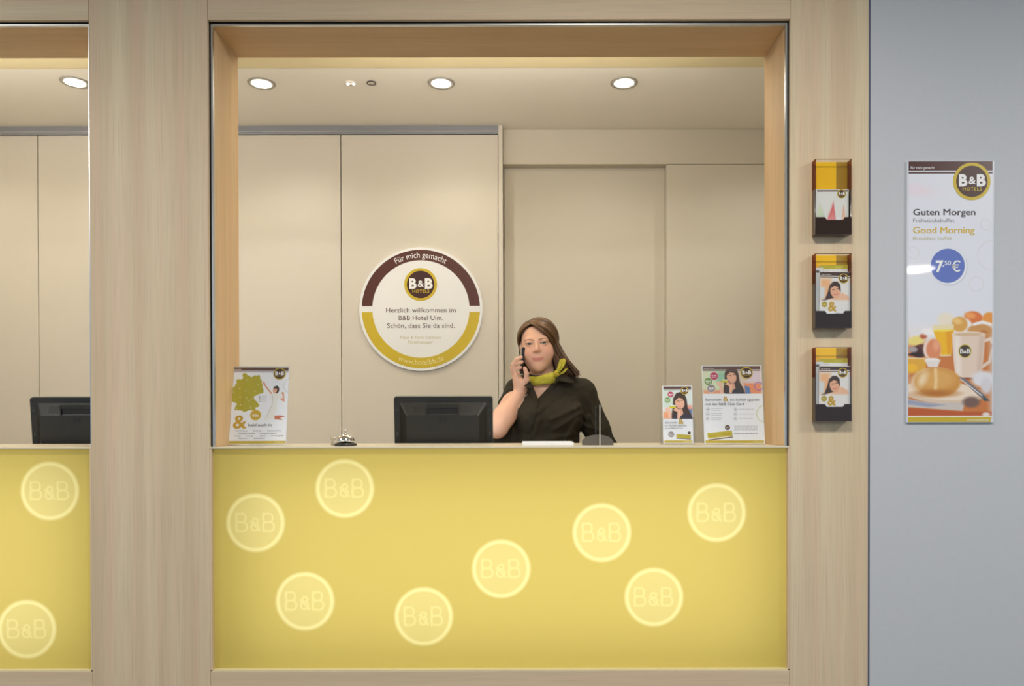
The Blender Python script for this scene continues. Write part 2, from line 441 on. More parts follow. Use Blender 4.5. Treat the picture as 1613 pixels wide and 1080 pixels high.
box('wall_panel', xd, 1.9, YB, YB + 0.074, 0.0, zd - 0.0022, M['panel2'], wb, 0.0012)
dr = box('door_1', xpost1 + 0.006, xd - 0.0005, YB + 0.058, YB + 0.0745, 0.005, zd - 0.001, M['panel2'], None, 0.001); struct(dr, 'tall recessed flush door leaf behind the receptionist')
wi = box('wall_side', 1.9, 2.0, RD, YB + 0.3, 0, ZC, M['panel2']); struct(wi, 'side wall of the room behind the counter')
wi2 = box('wall_side', -3.7, -3.6, RD, YB + 0.3, 0, ZC, M['panel2']); struct(wi2, 'far side wall beyond the neighbouring bay')

# ------------------------------------------------------------------ counters with light panels
def blurred_logo_mask(n=129, half=1.30):
    """unit-radius roundel mask: faint disc, bright rim, soft B&B strokes"""
    u = np.linspace(-half, half, n); X, Z = np.meshgrid(u, u); r = np.hypot(X, Z); sm = lambda d, w: np.clip(0.5 - d / w, 0, 1) ** 1.0
    def sst(d, w): t = np.clip(0.5 - d / w, 0, 1); return t * t * (3 - 2 * t)
    disc = sst(r - 1.0, 0.13); rim = sst(np.abs(r - 0.915) - 0.072, 0.14)
    def rbox(cx, cz, hx, hz, rr):
        qx, qz = np.abs(X - cx) - hx + rr, np.abs(Z - cz) - hz + rr
        return np.hypot(np.maximum(qx, 0), np.maximum(qz, 0)) + np.minimum(np.maximum(qx, qz), 0) - rr
    def B(x0):
        a = np.abs(rbox(x0 + 0.15, 0.165, 0.160, 0.145, 0.12)); b = np.abs(rbox(x0 + 0.17, -0.135, 0.185, 0.155, 0.14))
        st = np.abs(X - x0); st = np.maximum(st, np.abs(Z - 0.01) - 0.30)
        return np.minimum(np.minimum(a, b), st)
    amp = np.minimum(np.abs(np.hypot(X + 0.005, Z - 0.06) - 0.085), np.abs(np.hypot(X + 0.02, Z + 0.145) - 0.125))
    ax, az = X - 0.0, Z + 0.12; leg = np.maximum(np.abs(ax * 0.7071 + az * 0.7071), np.abs(ax * 0.7071 - az * 0.7071) - 0.21)
    txt = np.minimum(np.minimum(B(-0.65), B(0.27)), np.minimum(amp, leg))
    t = sst(txt - 0.052, 0.11)
    m = np.maximum(disc * 0.43, np.maximum(rim * 1.0, t * 0.78))
    return X, Z, r, m
MX, MZ, MR, MM = blurred_logo_mask()
def medallion_mesh(rad):
    n = MX.shape[0]; half = 1.24; k = 121            # square grid mapped onto a disc
    u = np.linspace(-1, 1, k); U, Vv = np.meshgrid(u, u)
    X = half * U * np.sqrt(1 - Vv * Vv / 2); Z = half * Vv * np.sqrt(1 - U * U / 2)
    fi = (X + 1.30) / 2.60 * (n - 1); fk = (Z + 1.30) / 2.60 * (n - 1)
    i0 = np.clip(fi.astype(int), 0, n - 2); k0 = np.clip(fk.astype(int), 0, n - 2); du, dv = fi - i0, fk - k0
    v = (MM[k0, i0] * (1 - du) + MM[k0, i0 + 1] * du) * (1 - dv) + (MM[k0 + 1, i0] * (1 - du) + MM[k0 + 1, i0 + 1] * du) * dv
    V = np.stack([X * rad, np.zeros_like(X), Z * rad], -1).reshape(-1, 3)
    i = np.arange(k * k).reshape(k, k)
    Q = np.stack([i[:-1, :-1], i[:-1, 1:], i[1:, 1:], i[1:, :-1]], -1).reshape(-1, 4)
    return fast_mesh('medallion', V, Q, np.repeat(v.reshape(-1, 1), 3, 1), False)

def panel_mat(name, with_attr):
    m = bpy.data.materials.new(name); m.use_nodes = True; nt = m.node_tree; N = nt.nodes; L = nt.links
    N.remove(N['Principled BSDF'])
    tl = N.new('ShaderNodeBsdfTranslucent'); df = N.new('ShaderNodeBsdfDiffuse'); gl = N.new('ShaderNodeBsdfGlossy')
    gl.inputs['Roughness'].default_value = 0.25; gl.inputs['Color'].default_value = (1, 1, 1, 1)
    base_t, hi_t = (0.66, 0.55, 0.185, 1), (0.98, 0.93, 0.52, 1)
    base_d, hi_d = rgb(214, 196, 108), rgb(234, 222, 160)
    if with_attr:
        at = N.new('ShaderNodeAttribute'); at.attribute_name = 'Col'
        for node, a, b in ((tl, base_t, hi_t), (df, base_d, hi_d)):
            x = N.new('ShaderNodeMix'); x.data_type = 'RGBA'; x.inputs['A'].default_value = a; x.inputs['B'].default_value = b
            L.new(at.outputs['Fac'], x.inputs['Factor']); L.new(x.outputs['Result'], node.inputs['Color'])
    else:
        tl.inputs['Color'].default_value = base_t; df.inputs['Color'].default_value = base_d
    m1 = N.new('ShaderNodeMixShader'); m1.inputs['Fac'].default_value = 0.35; L.new(tl.outputs[0], m1.inputs[1]); L.new(df.outputs[0], m1.inputs[2])
    m2 = N.new('ShaderNodeMixShader'); m2.inputs['Fac'].default_value = 0.02; L.new(m1.outputs[0], m2.inputs[1]); L.new(gl.outputs[0], m2.inputs[2])
    L.new(m2.outputs[0], N['Material Output'].inputs['Surface']); return m
M['yellow'] = panel_mat('yellow_acrylic', False); M['yellow_m'] = panel_mat('yellow_acrylic_roundel', True)
YPAN = 0.020
MR_ = 46.3 * (2.5 + YPAN) / F
med_me = medallion_mesh(MR_); med_me.materials.append(M['yellow_m'])
lamp_white = mat('light_box_white', rgb(240, 240, 238), 0.8)

def counter(a, b, spots, label):
    t = thing('reception_counter', label, 'counter', ((a + b) / 2, 0, 0)); ox = (a + b) / 2
    w = (b - a) / 2
    box('counter_top', -w + 0.0008, w - 0.0008, 0.001, 0.36, ZS - 0.006, ZS, M['counter'], t, 0.001)
    lip = mat('lit_ledge_cream', rgb(226, 214, 170), 0.5)
    for s_ in (-1, 1): box('edge_lip', s_ * (w - 0.0028) - 0.0028, s_ * (w - 0.0028) + 0.0028, 0.0012, YPAN - 0.0004, ZB + 0.0002, ZS - 0.0063, M['wood_v'], t)
    box('lit_bottom_lip', -w, w, 0.0012, YPAN - 0.0002, ZB + 0.0002, ZB + 0.0034, lip, t)  # panel light on the plinth's top edge, put into the cream colour
    cx = [(x - ox, z) for x, z in spots]
    # acrylic front sheet with round cut-outs that the roundels sit in
    bm = bmesh.new(); z0, z1 = ZB + 0.0005, ZS - 0.0065; rad = MR_ * 1.24
    def loop(pts):
        v = [bm.verts.new((x, YPAN, z)) for x, z in pts]; return [bm.edges.new((v[i], v[(i + 1) % len(v)])) for i in range(len(v))]
    ed = []
    nb = 40
    rect = [(-w + 2 * w * i / nb, z0) for i in range(nb)] + [(w, z0 + (z1 - z0) * i / 16) for i in range(16)] + [(w - 2 * w * i / nb, z1) for i in range(nb)] + [(-w, z1 - (z1 - z0) * i / 16) for i in range(16)]
    ed += loop(rect)
    for x, z in cx: ed += loop(circle_pts(x, z, rad, 128))
    bmesh.ops.triangle_fill(bm, use_beauty=True, use_dissolve=False, edges=ed)
    inside = [f for f in bm.faces if any(math.hypot(f.calc_center_median().x - x, f.calc_center_median().z - z) < rad * 0.985 for x, z in cx)]
    if inside: bmesh.ops.delete(bm, geom=inside, context='FACES_ONLY')
    sheet = link('light_panel', bm_mesh('light_panel', bm), M['yellow'], t); sheet['label'] = 'backlit yellow acrylic front sheet'
    for x, z in cx:
        o = link('roundel', med_me, None, sheet, (x, YPAN, z)); o['label'] = 'pale glowing roundel reading B&B'
    # white light box behind the sheet
    bm = bmesh.new(); yb = 0.165
    for q in (((-w, YPAN + .002, z0), (w, YPAN + .002, z0), (w, yb, z0), (-w, yb, z0)), ((-w, YPAN + .002, z1), (-w, yb, z1), (w, yb, z1), (w, YPAN + .002, z1)),
              ((-w, YPAN + .002, z0), (-w, yb, z0), (-w, yb, z1), (-w, YPAN + .002, z1)), ((w, YPAN + .002, z0), (w, YPAN + .002, z1), (w, yb, z1), (w, yb, z0)),
              ((-w, yb, z0), (w, yb, z0), (w, yb, z1), (-w, yb, z1))):
        bm.faces.new([bm.verts.new(p) for p in q])
    link('light_box', bm_mesh('light_box', bm), lamp_white, t)
    area('light_box_lamp', (0.02, yb - 0.006, (z0 + z1) / 2 + 0.0), (R(-90), 0, 0), 2 * w * 0.92, (z1 - z0) * 0.84, BOX_W, (1, 0.97, 0.88), t)
    return t
pxs = [(402.5, 823), (543, 769), (480.5, 946.5), (667.5, 970.5), (789.5, 895.5), (948, 838.5), (1030, 940), (1129, 807)]
counter(XL, XR, [(P(x, y, YPAN).x, P(x, y, YPAN).z) for x, y in pxs], 'wide yellow backlit reception counter in front of the receptionist, eight pale roundels')
pls = [(78.5, 773), (42.5, 990.5)]
counter(XLL, XC, [(P(x, y, YPAN).x, P(x, y, YPAN).z) for x, y in pls] + [(XC - 1.2, 0.62), (XC - 1.5, 0.9)], 'yellow backlit counter of the neighbouring bay at the left edge')
ZD = 0.86
for a, b, lab in ((XL, XR, 'lower work desk hidden behind the wide yellow counter'), (XLL, XC, 'lower work desk behind the neighbouring counter at left')):
    d = thing('work_desk', lab, 'desk', ((a + b) / 2, 0.40, 0)); w = (b - a) / 2 - 0.03
    box('desk_top', -w, w, -0.20, 0.20, ZD - 0.03, ZD, M['counter'], d, 0.002)
    for s in (-1, 1): box('side_panel', s * w - 0.012, s * w + 0.012, -0.19, 0.19, 0, ZD - 0.03, M['panel'], d)

# ------------------------------------------------------------------ ceiling lamps
def downlight(px, py, label):
    h = ZC - CAM.z; D = CAM.y
    d = CROT @ Vector(((px - PPX) / F, -(py - PPY) / F, -1.0)); p = CAM + d * (h / d.z)
    t = thing('downlight', label, 'downlight', (p.x, p.y, ZC), group='recessed downlights')
    ring = lathe_mesh('trim_ring', [(0.045, -0.0005), (0.045, -0.005), (0.061, -0.005), (0.064, -0.0005), (0.045, -0.0005)], 48); link('trim_ring', ring, M['trim'], t)
    link('lens', lathe_mesh('lens', [(0.0, -0.011), (0.025, -0.0095), (0.038, -0.006), (0.0446, -0.0006)], 40), M['bulb'], t)
    l = bpy.data.lights.new('downlight_beam', 'SPOT'); l.energy = DOWN_W; l.color = (1.0, 0.95, 0.85); l.spot_size = R(150); l.spot_blend = 0.9; l.shadow_soft_size = 0.04
    o = bpy.data.objects.new('downlight_beam', l); C.objects.link(o); o.parent = t; o.location = (0, 0, -0.06)
    return t
downlight(118, 129, 'glowing round ceiling downlight over the neighbouring bay, at left edge')
downlight(412, 131, 'glowing round ceiling downlight nearest the left reveal of the main opening')
downlight(695, 130.5, 'glowing round ceiling downlight above the round welcome sign')
downlight(983, 130, 'glowing round ceiling downlight above the recessed door, right of the woman')
downlight(1268, 130, 'round ceiling downlight hidden behind the right reveal')
downlight(-170, 128, 'round ceiling downlight of the left bay, beyond the frame')
def on_ceiling(px, py):
    d = CROT @ Vector(((px - PPX) / F, -(py - PPY) / F, -1.0)); p = CAM + d * ((ZC - CAM.z) / d.z); return (p.x, p.y, ZC)
t = thing('emergency_light', 'tiny pair of bright LED spots on the ceiling left of the sensor', 'ceiling light', on_ceiling(552.5, 131))
link('base_plate', lathe_mesh('base_plate', [(0, -0.003), (0.026, -0.003), (0.028, -0.0005), (0.028, 0)], 32), M['ceil'], t)
for s in (-1, 1): link('led', lathe_mesh('led', [(0, -0.008), (0.005, -0.0065), (0.0065, -0.003)], 16), M['led'], t, (s * 0.0135, 0, 0))
t = thing('ceiling_sensor', 'small round ceiling sensor with a dark rim beside the LED pair', 'sensor', on_ceiling(585, 130))
link('rim', lathe_mesh('rim', [(0.018, -0.0005), (0.018, -0.005), (0.0215, -0.005), (0.0215, -0.0005), (0.018, -0.0005)], 32), M['text_d'], t)
link('cover', lathe_mesh('cover', [(0, -0.005), (0.010, -0.0045), (0.0178, -0.003), (0.0178, 0)], 32), M['ceil'], t)
for i in range(3):
    a = i * math.pi * 2 / 3; link('slot', tube_mesh('slot', [(0.004 * math.cos(a), 0.004 * math.sin(a), -0.0052), (0.013 * math.cos(a), 0.013 * math.sin(a), -0.0048)], 0.0011, 6), M['text_d'], t)
for (x, y), lab in (((4.31, -6.0), 'far right'), ((0.3, -1.6), 'centre'), ((-2.6, -1.6), 'left'), ((2.9, -1.6), 'right'), ((0.3, -6.0), 'far centre'), ((-2.6, -6.0), 'far left')):
    t = thing('lobby_lamp', f'flat round white lobby ceiling lamp, {lab} one of six', 'ceiling lamp', (x, y, ZCL), group='lobby ceiling lamps')
    link('housing', lathe_mesh('housing', [(0.24, 0), (0.26, -0.02), (0.26, -0.05), (0.24, -0.055), (0.24, 0)], 48), M['white'], t)
    link('diffuser', lathe_mesh('diffuser', [(0, -0.058), (0.15, -0.056), (0.239, -0.05)], 48), M['bulb_c'], t)
    area('lobby_lamp_light', (0, 0, -0.07), (0, 0, 0), 0.44, 0.44, CEIL_LAMP_W, (1.0, 0.95, 0.87), t, 'DISK')

for bx_, lab in (((XL + XR) / 2, 'added fill light, slim batten on the back of the portal header, above the main opening'), ((XLL + XC) / 2, 'added fill light, slim batten on the back of the portal header, above the left bay')):  # unseen fill lights, added to brighten the ceiling and back wall
  t = thing('fill_batten', lab, 'lamp', (bx_, RD + 0.001, 2.55))
  box('fill_batten_body', -0.80, 0.80, 0.0, 0.03, -0.02, 0.02, M['white'], t, 0.004)
  box('fill_batten_tube', -0.78, 0.78, 0.0305, 0.05, -0.012, 0.012, emit('fill_batten_glow', (1.0, 0.93, 0.80, 1), 6.0), t, 0.005, 2)
  area('fill_batten_light', (0, 0.06, 0.0), (R(160), 0, 0), 1.55, 0.03, FILL_BATTEN_W, (1.0, 0.94, 0.84), t)

# ------------------------------------------------------------------ round welcome sign
c = P(663, 486.5, YP - 0.012); K = (YP - 0.012 + 2.5) / F
t = thing('welcome_sign', 'large round white welcome sign with brown and olive arcs on the back panel', 'sign', (c.x, YP - 0.012, c.z))
prism('plate', circle_pts(0, 0, 97 * K, 96), 0, 0.011, M['white'], t, bevel=0.0015)
y0 = -0.0004
g = 4.7; ro, ri = 93.0 * K, 76.5 * K
ai = math.degrees(math.asin(g * K / ri)); ao = math.degrees(math.asin(g * K / ro))
def arc_band(s):
    return [(x, s * z) for x, z in circle_pts(0, 0, ro, 72, ao, 180 - ao, True) + circle_pts(0, 0, ri, 72, 180 - ai, ai, True)]
def bandmesh(name, s, m):
    n = 72; V = []
    for i in range(n + 1):
        u = i / n
        for r_, a_ in ((ro, ao), (ri, ai)):
            a = R(a_ + (180 - 2 * a_) * u)
            for y in (y0, 0.0): V.append((r_ * math.cos(a), y, s * r_ * math.sin(a)))
    bm = bmesh.new(); v = [bm.verts.new(p) for p in V]
    for i in range(n):
        b = 4 * i
        for q in ((b, b + 2, b + 6, b + 4), (b, b + 4, b + 5, b + 1), (b + 2, b + 3, b + 7, b + 6)): bm.faces.new([v[k] for k in q])
    return link(name, bm_mesh(name, bm), m, t)
up = bandmesh('upper_band', 1, M['brown']); lo = bandmesh('lower_band', -1, M['olive'])
lettering('Für mich gemacht', -40.0 * K, 40.0 * K, 0, 9.2 * K, y0 - 0.0004, M['text_w'], up, 0.0, arc=(0, 0, 80.5 * K, True))
lettering('www.hotelbb.de', -37.5 * K, 37.5 * K, 0, 8.5 * K, y0 - 0.0004, mat('cream_lettering', rgb(238, 228, 170), 0.5), lo, -0.008, arc=(0, 0, 88.0 * K, False))
logo(t, -0.3 * K, 38.5 * K, 25.8 * K, y0)
for body, w0, w1, zb, cap, m, bo in (('Herzlich willkommen im', -54.7, 54.7, -5.3, 7.4, 'text_b', 0.006), ('B&B Hotel Ulm.', -34.8, 34.8, -17.4, 7.4, 'text_b', 0.006),
                                     ('Schön, dass Sie da sind.', -53.1, 53.1, -29.6, 7.4, 'text_b', 0.006), ('Klaus & Karin Schitkow', -32.2, 31.6, -46.8, 4.6, 'text_p', 0.0), ('Hotelmanager', -20, 19, -54.0, 4.6, 'text_p', 0.0)):
    lettering(body, w0 * K, w1 * K, zb * K, cap * K, y0, M[m], t, bo, 1.05)

# ------------------------------------------------------------------ pictures for the printed sheets
SKIN, HAIR = (232, 178, 150), (62, 42, 36)
def woman_card(p, cx, cy, k):
    """portrait print: smiling dark haired woman holding a yellow card; k = pixel scale"""
    q = lambda pts: [(cx + x * k, cy + y * k) for x, y in pts]
    p.poly(q([(-14, 22), (-10, -4), (-9, -20), (-3, -30), (6, -33), (14, -29), (18, -18), (20, 0), (26, 12), (30, 24)]), HAIR, 1.5)
    p.poly(q([(-10, 24), (-6, 12), (0, 8), (14, 10), (24, 14), (28, 24)]), (48, 44, 60), 1.5)
    p.ell(cx + 4 * k, cy - 11 * k, 9.5 * k, 13 * k, SKIN, 1.2, -12)
    p.poly(q([(-6, -14), (-4, -25), (4, -27), (13, -23), (15, -12), (10, -19), (2, -21)]), HAIR, 1.2)
    p.poly(q([(0, 2), (9, 2), (11, 12), (4, 18)]), (222, 165, 138), 1.2)
    p.line(q([(-1, -14), (3, -14.5)]), 1.3 * k, (70, 48, 44), 0.8); p.line(q([(7, -15.5), (11, -16)]), 1.3 * k, (70, 48, 44), 0.8)
    p.line(q([(0.5, -4.2), (4.5, -2.6), (8.5, -5)]), 1.9 * k, (214, 120, 112), 0.8); p.line(q([(1.5, -4.1), (4.5, -3.3), (8, -4.8)]), 0.8 * k, (250, 240, 236), 0.6)
    p.line(q([(4, -12), (4.5, -8)]), 1.0 * k, (214, 156, 128), 1.0)
    p.line(q([(-22, 2), (-17, 8), (-16, 24)]), 7 * k, (238, 190, 166), 1.2); p.line(q([(-20, 2), (-12, -1)]), 3 * k, (238, 190, 166), 1)
    p.line(q([(-4, 2), (2, 8), (1, 20)]), 6 * k, (236, 186, 160), 1.2); p.line(q([(-8, 4), (0, 6)]), 3 * k, (230, 176, 150), 1)
    p.rect(cx - 17 * k, cy - 4 * k, cx - 4 * k, cy + 0.5 * k, (206, 196, 40)); p.rect(cx - 14 * k, cy - 6 * k, cx - 4 * k, cy - 4 * k, (240, 240, 236))
def woman_lying(p, cx, cy, k):
    """portrait print: smiling woman resting her chin on her arms"""
    q = lambda pts: [(cx + x * k, cy + y * k) for x, y in pts]
    p.poly(q([(-20, 12), (-8, -2), (4, 2), (16, -6), (24, 6), (24, 16), (0, 14)]), (236, 190, 160), 1.6)
    p.poly(q([(-22, 9), (-14, 5), (-10, -6), (-7, -18), (-1, -24), (6, -24), (11, -19), (12, -9), (10, -1), (2, 3), (-8, 6), (-14, 10)]), HAIR, 1.5)
    p.ell(cx + 3 * k, cy - 8 * k, 8.6 * k, 12.5 * k, SKIN, 1.2, -10); p.ell(cx + 17 * k, cy + 6 * k, 10 * k, 9 * k, (238, 192, 164), 2)
    p.poly(q([(-6, -12), (-3, -20), (4, -22), (11, -16), (12, -6), (7, -15), (1, -17)]), HAIR, 1.0)
    p.line(q([(-2, -10), (1.5, -10.5)]), 1.2 * k, (70, 48, 44), 0.7); p.line(q([(5, -11.5), (8.5, -12)]), 1.2 * k, (70, 48, 44), 0.7)
    p.line(q([(0, -2.4), (3.5, -1.2), (7, -3.4)]), 1.7 * k, (222, 132, 120), 0.7)
    p.poly(q([(-24, 14), (-10, 8), (6, 9), (26, 13), (26, 22), (-24, 22)]), (248, 246, 244), 2.0)
def hgrey(p, x0, x1, y, h=1.3, col=(176, 176, 184), seed=0):
    """a line of print too small to read"""
    r = random.Random(seed); x = x0
    while x < x1:
        w = r.uniform(2.0, 5.5); p.rect(x, y - h / 2, min(x + w, x1), y + h / 2, col, 0.8); x += w + 1.1
def header(p, x0, x1, y0, thick, thin):
    p.rect(x0, y0, x1, y0 + thick, (92, 62, 54)); p.rect(x0, y0 + thick + 1.1, x1, y0 + thick + 1.1 + thin, (110, 90, 88))

# ------------------------------------------------------------------ counter-top sign holders
def leaning_sheet(name, label, cat, bl, br, tl, tr_, Y):
    """Empty at the bottom centre of an upright sheet that leans back; returns it with the sheet's size and px frame"""
    b = P((bl[0] + br[0]) / 2, (bl[1] + br[1]) / 2, Y); w = (P(br[0], br[1], Y) - P(bl[0], bl[1], Y)).length
    t = thing(name, label, cat, (b.x, Y, ZS + 0.0008)); return t, w
def a4(name, label, bl, br, tops, lean, yaw, Y=0.15):
    t, w = leaning_sheet(name, label, 'sign holder', bl, br, None, None, Y)
    t.rotation_euler = (0, 0, R(yaw)); hgt = w / 0.7371

    def lean_m(me):
        me.transform(Matrix.Rotation(R(-lean), 4, 'X')); return me
    return t, w, hgt, lean_m
def sheet_text(par, lm, body, u0, u1, v, cap, fr, m, bold=0.0, y=-0.0016, name='lettering', spacing=1.0):
    """fr = (px left, px right, py top, py bottom, width, height): px frame of the sheet to local x,z"""
    l, r_, tp, bt, w, h = fr
    X = lambda u: (u - l) / (r_ - l) * w - w / 2; Z = lambda q: (bt - q) / (bt - tp) * h
    o = lettering(body, X(u0), X(u1), Z(v), cap / (bt - tp) * h, y, M[m], par, bold, spacing, name=name)
    lm(o.data); return o
def sheet_logo(par, lm, u, v, r, fr, y=-0.0014):
    l, r_, tp, bt, w, h = fr
    a = logo(par, (u - l) / (r_ - l) * w - w / 2, (bt - v) / (bt - tp) * h, r / (r_ - l) * w, y, True)
    for o in [a] + list(a.children): lm(o.data)
    return a

def acrylic_holder(t, w, h, lm, lean):
    for nm, y0_, y1_ in (('front_sheet', -0.0052, -0.0036), ('back_sheet', 0.0012, 0.0032)):
        bm = bmesh.new(); add_box(bm, -w / 2 - 0.002, w / 2 + 0.002, y0_, y1_, 0.0, h + 0.003); link(nm, lm(bm_mesh(nm, bm)), M['clear'], t)
    # rear prop that carries the leaning sheet
    tl = math.tan(R(lean)); hh = h * 0.55
    bm = bmesh.new(); ya, za = math.sin(R(lean)) * hh + 0.004, math.cos(R(lean)) * hh
    pts = [(0.0045, 0.0), (0.085 + ya, 0.0), (0.085 + ya, 0.002), (ya + 0.003, za), (ya, za)]
    A = [bm.verts.new((-0.030, y, z)) for y, z in pts]; B = [bm.verts.new((0.030, y, z)) for y, z in pts]
    bm.faces.new(A); bm.faces.new(B[::-1])
    for i in range(5): bm.faces.new([A[i], B[i], B[(i + 1) % 5], A[(i + 1) % 5]])
    link('rear_prop', bm_mesh('rear_prop', bm), M['clear'], t)

# map poster, left
LEAN = 11.5
t, w, h, lm = a4('sign_holder', 'clear acrylic holder with the map poster, beside the left reveal', (355.5, 699), (449.5, 699), None, LEAN, 4.0)
fr = (355.5, 449.5, 571.5, 699, w, h)
p = Print(355.5, 571.5, 449.5, 699, 0.42, (240, 243, 252))
header(p, 356.5, 448.5, 572.5, 5.6, 1.4)
mp_ = [(262, 158), (300, 165), (305, 185), (330, 190), (350, 212), (372, 195), (395, 185), (410, 192), (440, 178), (452, 205), (448, 225), (470, 245), (465, 275), (478, 300), (472, 330), (486, 365), (478, 400), (440, 405), (400, 425), (372, 440), (378, 470), (405, 500), (432, 535), (425, 560), (385, 570), (390, 595), (350, 605), (318, 600), (260, 622), (240, 605), (190, 600), (152, 600), (160, 565), (185, 525), (150, 505), (124, 495), (128, 455), (118, 430), (125, 395), (115, 370), (125, 340), (160, 325), (168, 295), (185, 280), (180, 250), (195, 230), (240, 235), (262, 215), (250, 190)]
# take out the lean of the photographed sheet: rows shift by up to 11 px over the height
def unlean(u, v):
    X, Y_ = 350 + u / 7.2, 560 + v / 7.2; k = (699 - Y_) / 127.5
    return (X - k * 9.6 - 0.0, Y_)
p.poly([unlean(*q) for q in mp_], (182, 172, 40))
for u, v in ((295, 240), (430, 300), (215, 345), (150, 385), (280, 370), (390, 375), (218, 445), (290, 455), (320, 490), (358, 470), (225, 537), (335, 560), (338, 580), (175, 580)):
    x, y = unlean(u, v); p.ell(x, y, 1.1, 1.1, (222, 206, 170), 0.7)
# jumping figure printed on the sheet: white clothes, arms up
def U(*pts): return [unlean(u, v) for u, v in pts]
p.poly(U((560, 410), (600, 395), (680, 410), (690, 460), (640, 465), (620, 545), (635, 580), (600, 640), (600, 690), (480, 720), (520, 640), (555, 560), (575, 500)), (240, 239, 236), 1.0)
p.line(U((585, 430), (578, 540), (500, 690)), 0.8, (206, 204, 204), 1.2)
p.line(U((570, 398), (520, 330), (490, 280)), 2.3, (226, 160, 130)); p.ell(*unlean(490, 275), 1.7, 2.0, (226, 160, 130))
p.line(U((680, 465), (708, 490), (705, 400)), 2.5, (224, 156, 126)); p.ell(*unlean(700, 398), 2.0, 2.0, (224, 156, 126))
p.ell(*unlean(632, 355), 4.0, 6.4, (60, 44, 40)); p.ell(*unlean(613, 362), 3.3, 5.0, (232, 168, 140)); p.poly(U((597, 345), (605, 318), (650, 320), (655, 350), (630, 340)), (60, 44, 40), 0.8)
p.line(U((603, 375), (622, 378)), 0.7, (250, 240, 236))
p.poly(U((598, 665), (660, 660), (720, 672), (660, 690), (690, 715), (600, 708)), (206, 120, 88), 0.9)
for i, (u, v) in enumerate(((437, 432), (437, 455), (437, 478), (437, 498))):
    x, y = unlean(u, v); p.ell(x, y, 0.9, 0.9, (50, 50, 70) if i == 1 else (150, 150, 156), 0.6); hgrey(p, x + 2.5, x + 11, y, 0.7, (186, 186, 196), i)
x, y = unlean(388, 658); p.ell(x, y, 8.6, 8.6, (222, 190, 70)); p.ell(x, y, 7.9, 7.9, (208, 172, 44))
p.ring(*unlean(800, 310), 12, 0.9, (206, 210, 226), 0.9)
p.rect(356.5, 693.2, 448.5, 697.6, (200, 172, 44)); hgrey(p, 432, 446, 695.4, 0.9, (240, 232, 190), 3); hgrey(p, 358, 374, 576, 1.0, (235, 225, 220), 5)
link('poster', lm(p.mesh('poster', -w / 2, w / 2, 0.002, h, -0.001)), M['printm'], t)
acrylic_holder(t, w, h, lm, LEAN)
def ul(u, v): return unlean(u, v)
sheet_text(t, lm, 'bald auch in', ul(305, 785)[0], ul(565, 785)[0], ul(0, 785)[1], 4.6, fr, 'text_d', 0.004)
sheet_text(t, lm, '&', ul(130, 800)[0], ul(285, 800)[0], ul(0, 805)[1], 21.0, fr, 'gold', 0.02)
sheet_text(t, lm, '60x', ul(350, 668)[0], ul(425, 668)[0], ul(0, 670)[1], 3.8, fr, 'text_w', 0.03)
for body, u0, u1, v in (('Bad Homburg', 160, 290, 843), ('Böblingen', 358, 455, 843), ('Düsseldorf-City', 518, 668, 843), ('Freiburg City-Süd', 195, 370, 872), ('Hamburg-Harburg', 432, 615, 872),
                        ('Hanau', 152, 215, 901), ('Leipzig', 282, 350, 901), ('Lübeck', 425, 495, 901), ('Nürnberg-Hbf', 558, 690, 901), ('Paderborn', 192, 295, 930), ('Schweinfurt', 360, 482, 930)):
    sheet_text(t, lm, body, ul(u0, v)[0], ul(u1, v)[0], ul(0, v)[1], 2.3, fr, 'text_g', 0.0)
sheet_logo(t, lm, *ul(672, 165), 9.9, fr)

# club card poster, right
t, w, h, lm = a4('sign_holder', 'clear acrylic holder with the large club card poster, beside the right reveal', (1110, 699), (1204.5, 699), None, LEAN, -3.0)
fr = (1110, 1204.5, 571.5, 699, w, h)
def unr(u, v):
    X, Y_ = 1020 + u / 7.013, 560 + v / 7.013; k = (699 - Y_) / 127.5
    return (X + k * 8.0, Y_)
def Ur(*pts): return [unr(u, v) for u, v in pts]
p = Print(1110, 571.5, 1204.5, 699, 0.42, (240, 243, 252))
x0, x1 = 1111.5, 1203
p.rect(x0, 579, x1, 618, (222, 206, 190)); p.rect(x0, 579, 1150, 618, (214, 226, 190), 12); p.ell(1140, 590, 9, 9, (150, 200, 170), 8); p.rect(1176, 600, x1, 618, (236, 150, 110), 3); p.rect(1180, 579, x1, 600, (222, 210, 226), 6); p.rect(1112, 612, 1140, 618, (236, 160, 120), 4)
p.poly(Ur((1060, 315), (1110, 330), (1130, 408), (1070, 408)), (90, 130, 190), 1.5)
x, y = unr(925, 275); woman_card(p, x - 4.5, y - 0.0, 0.80)
p.rect(x0 - 2, 618, x1 + 2, 622, (240, 243, 252)); header(p, x0, x1, 572.5, 5.6, 1.2); hgrey(p, x0 + 2, x0 + 18, 576, 1.0, (235, 225, 220), 5)
for (u, v), r_, col in (((718, 202), 6.4, (186, 50, 92)), ((655, 265), 6.2, (112, 152, 70)), ((690, 345), 6.2, (140, 132, 138))):
    x, y = unr(u, v); p.ell(x, y, r_ + 0.5, r_ + 0.5, (240, 236, 238)); p.ell(x, y, r_, r_, col); hgrey(p, x - 4, x + 4, y - 0.5, 1.8, (246, 240, 242), int(u)); hgrey(p, x - 3.5, x + 3.5, y + 2.4, 0.9, (246, 240, 242), int(v))
p.ring(*unr(1215, 322), 6.5, 1.6, (150, 110, 190), 1.0, 0.8); p.ring(1207, 651, 13.5, 0.9, (196, 206, 130), 0.8)
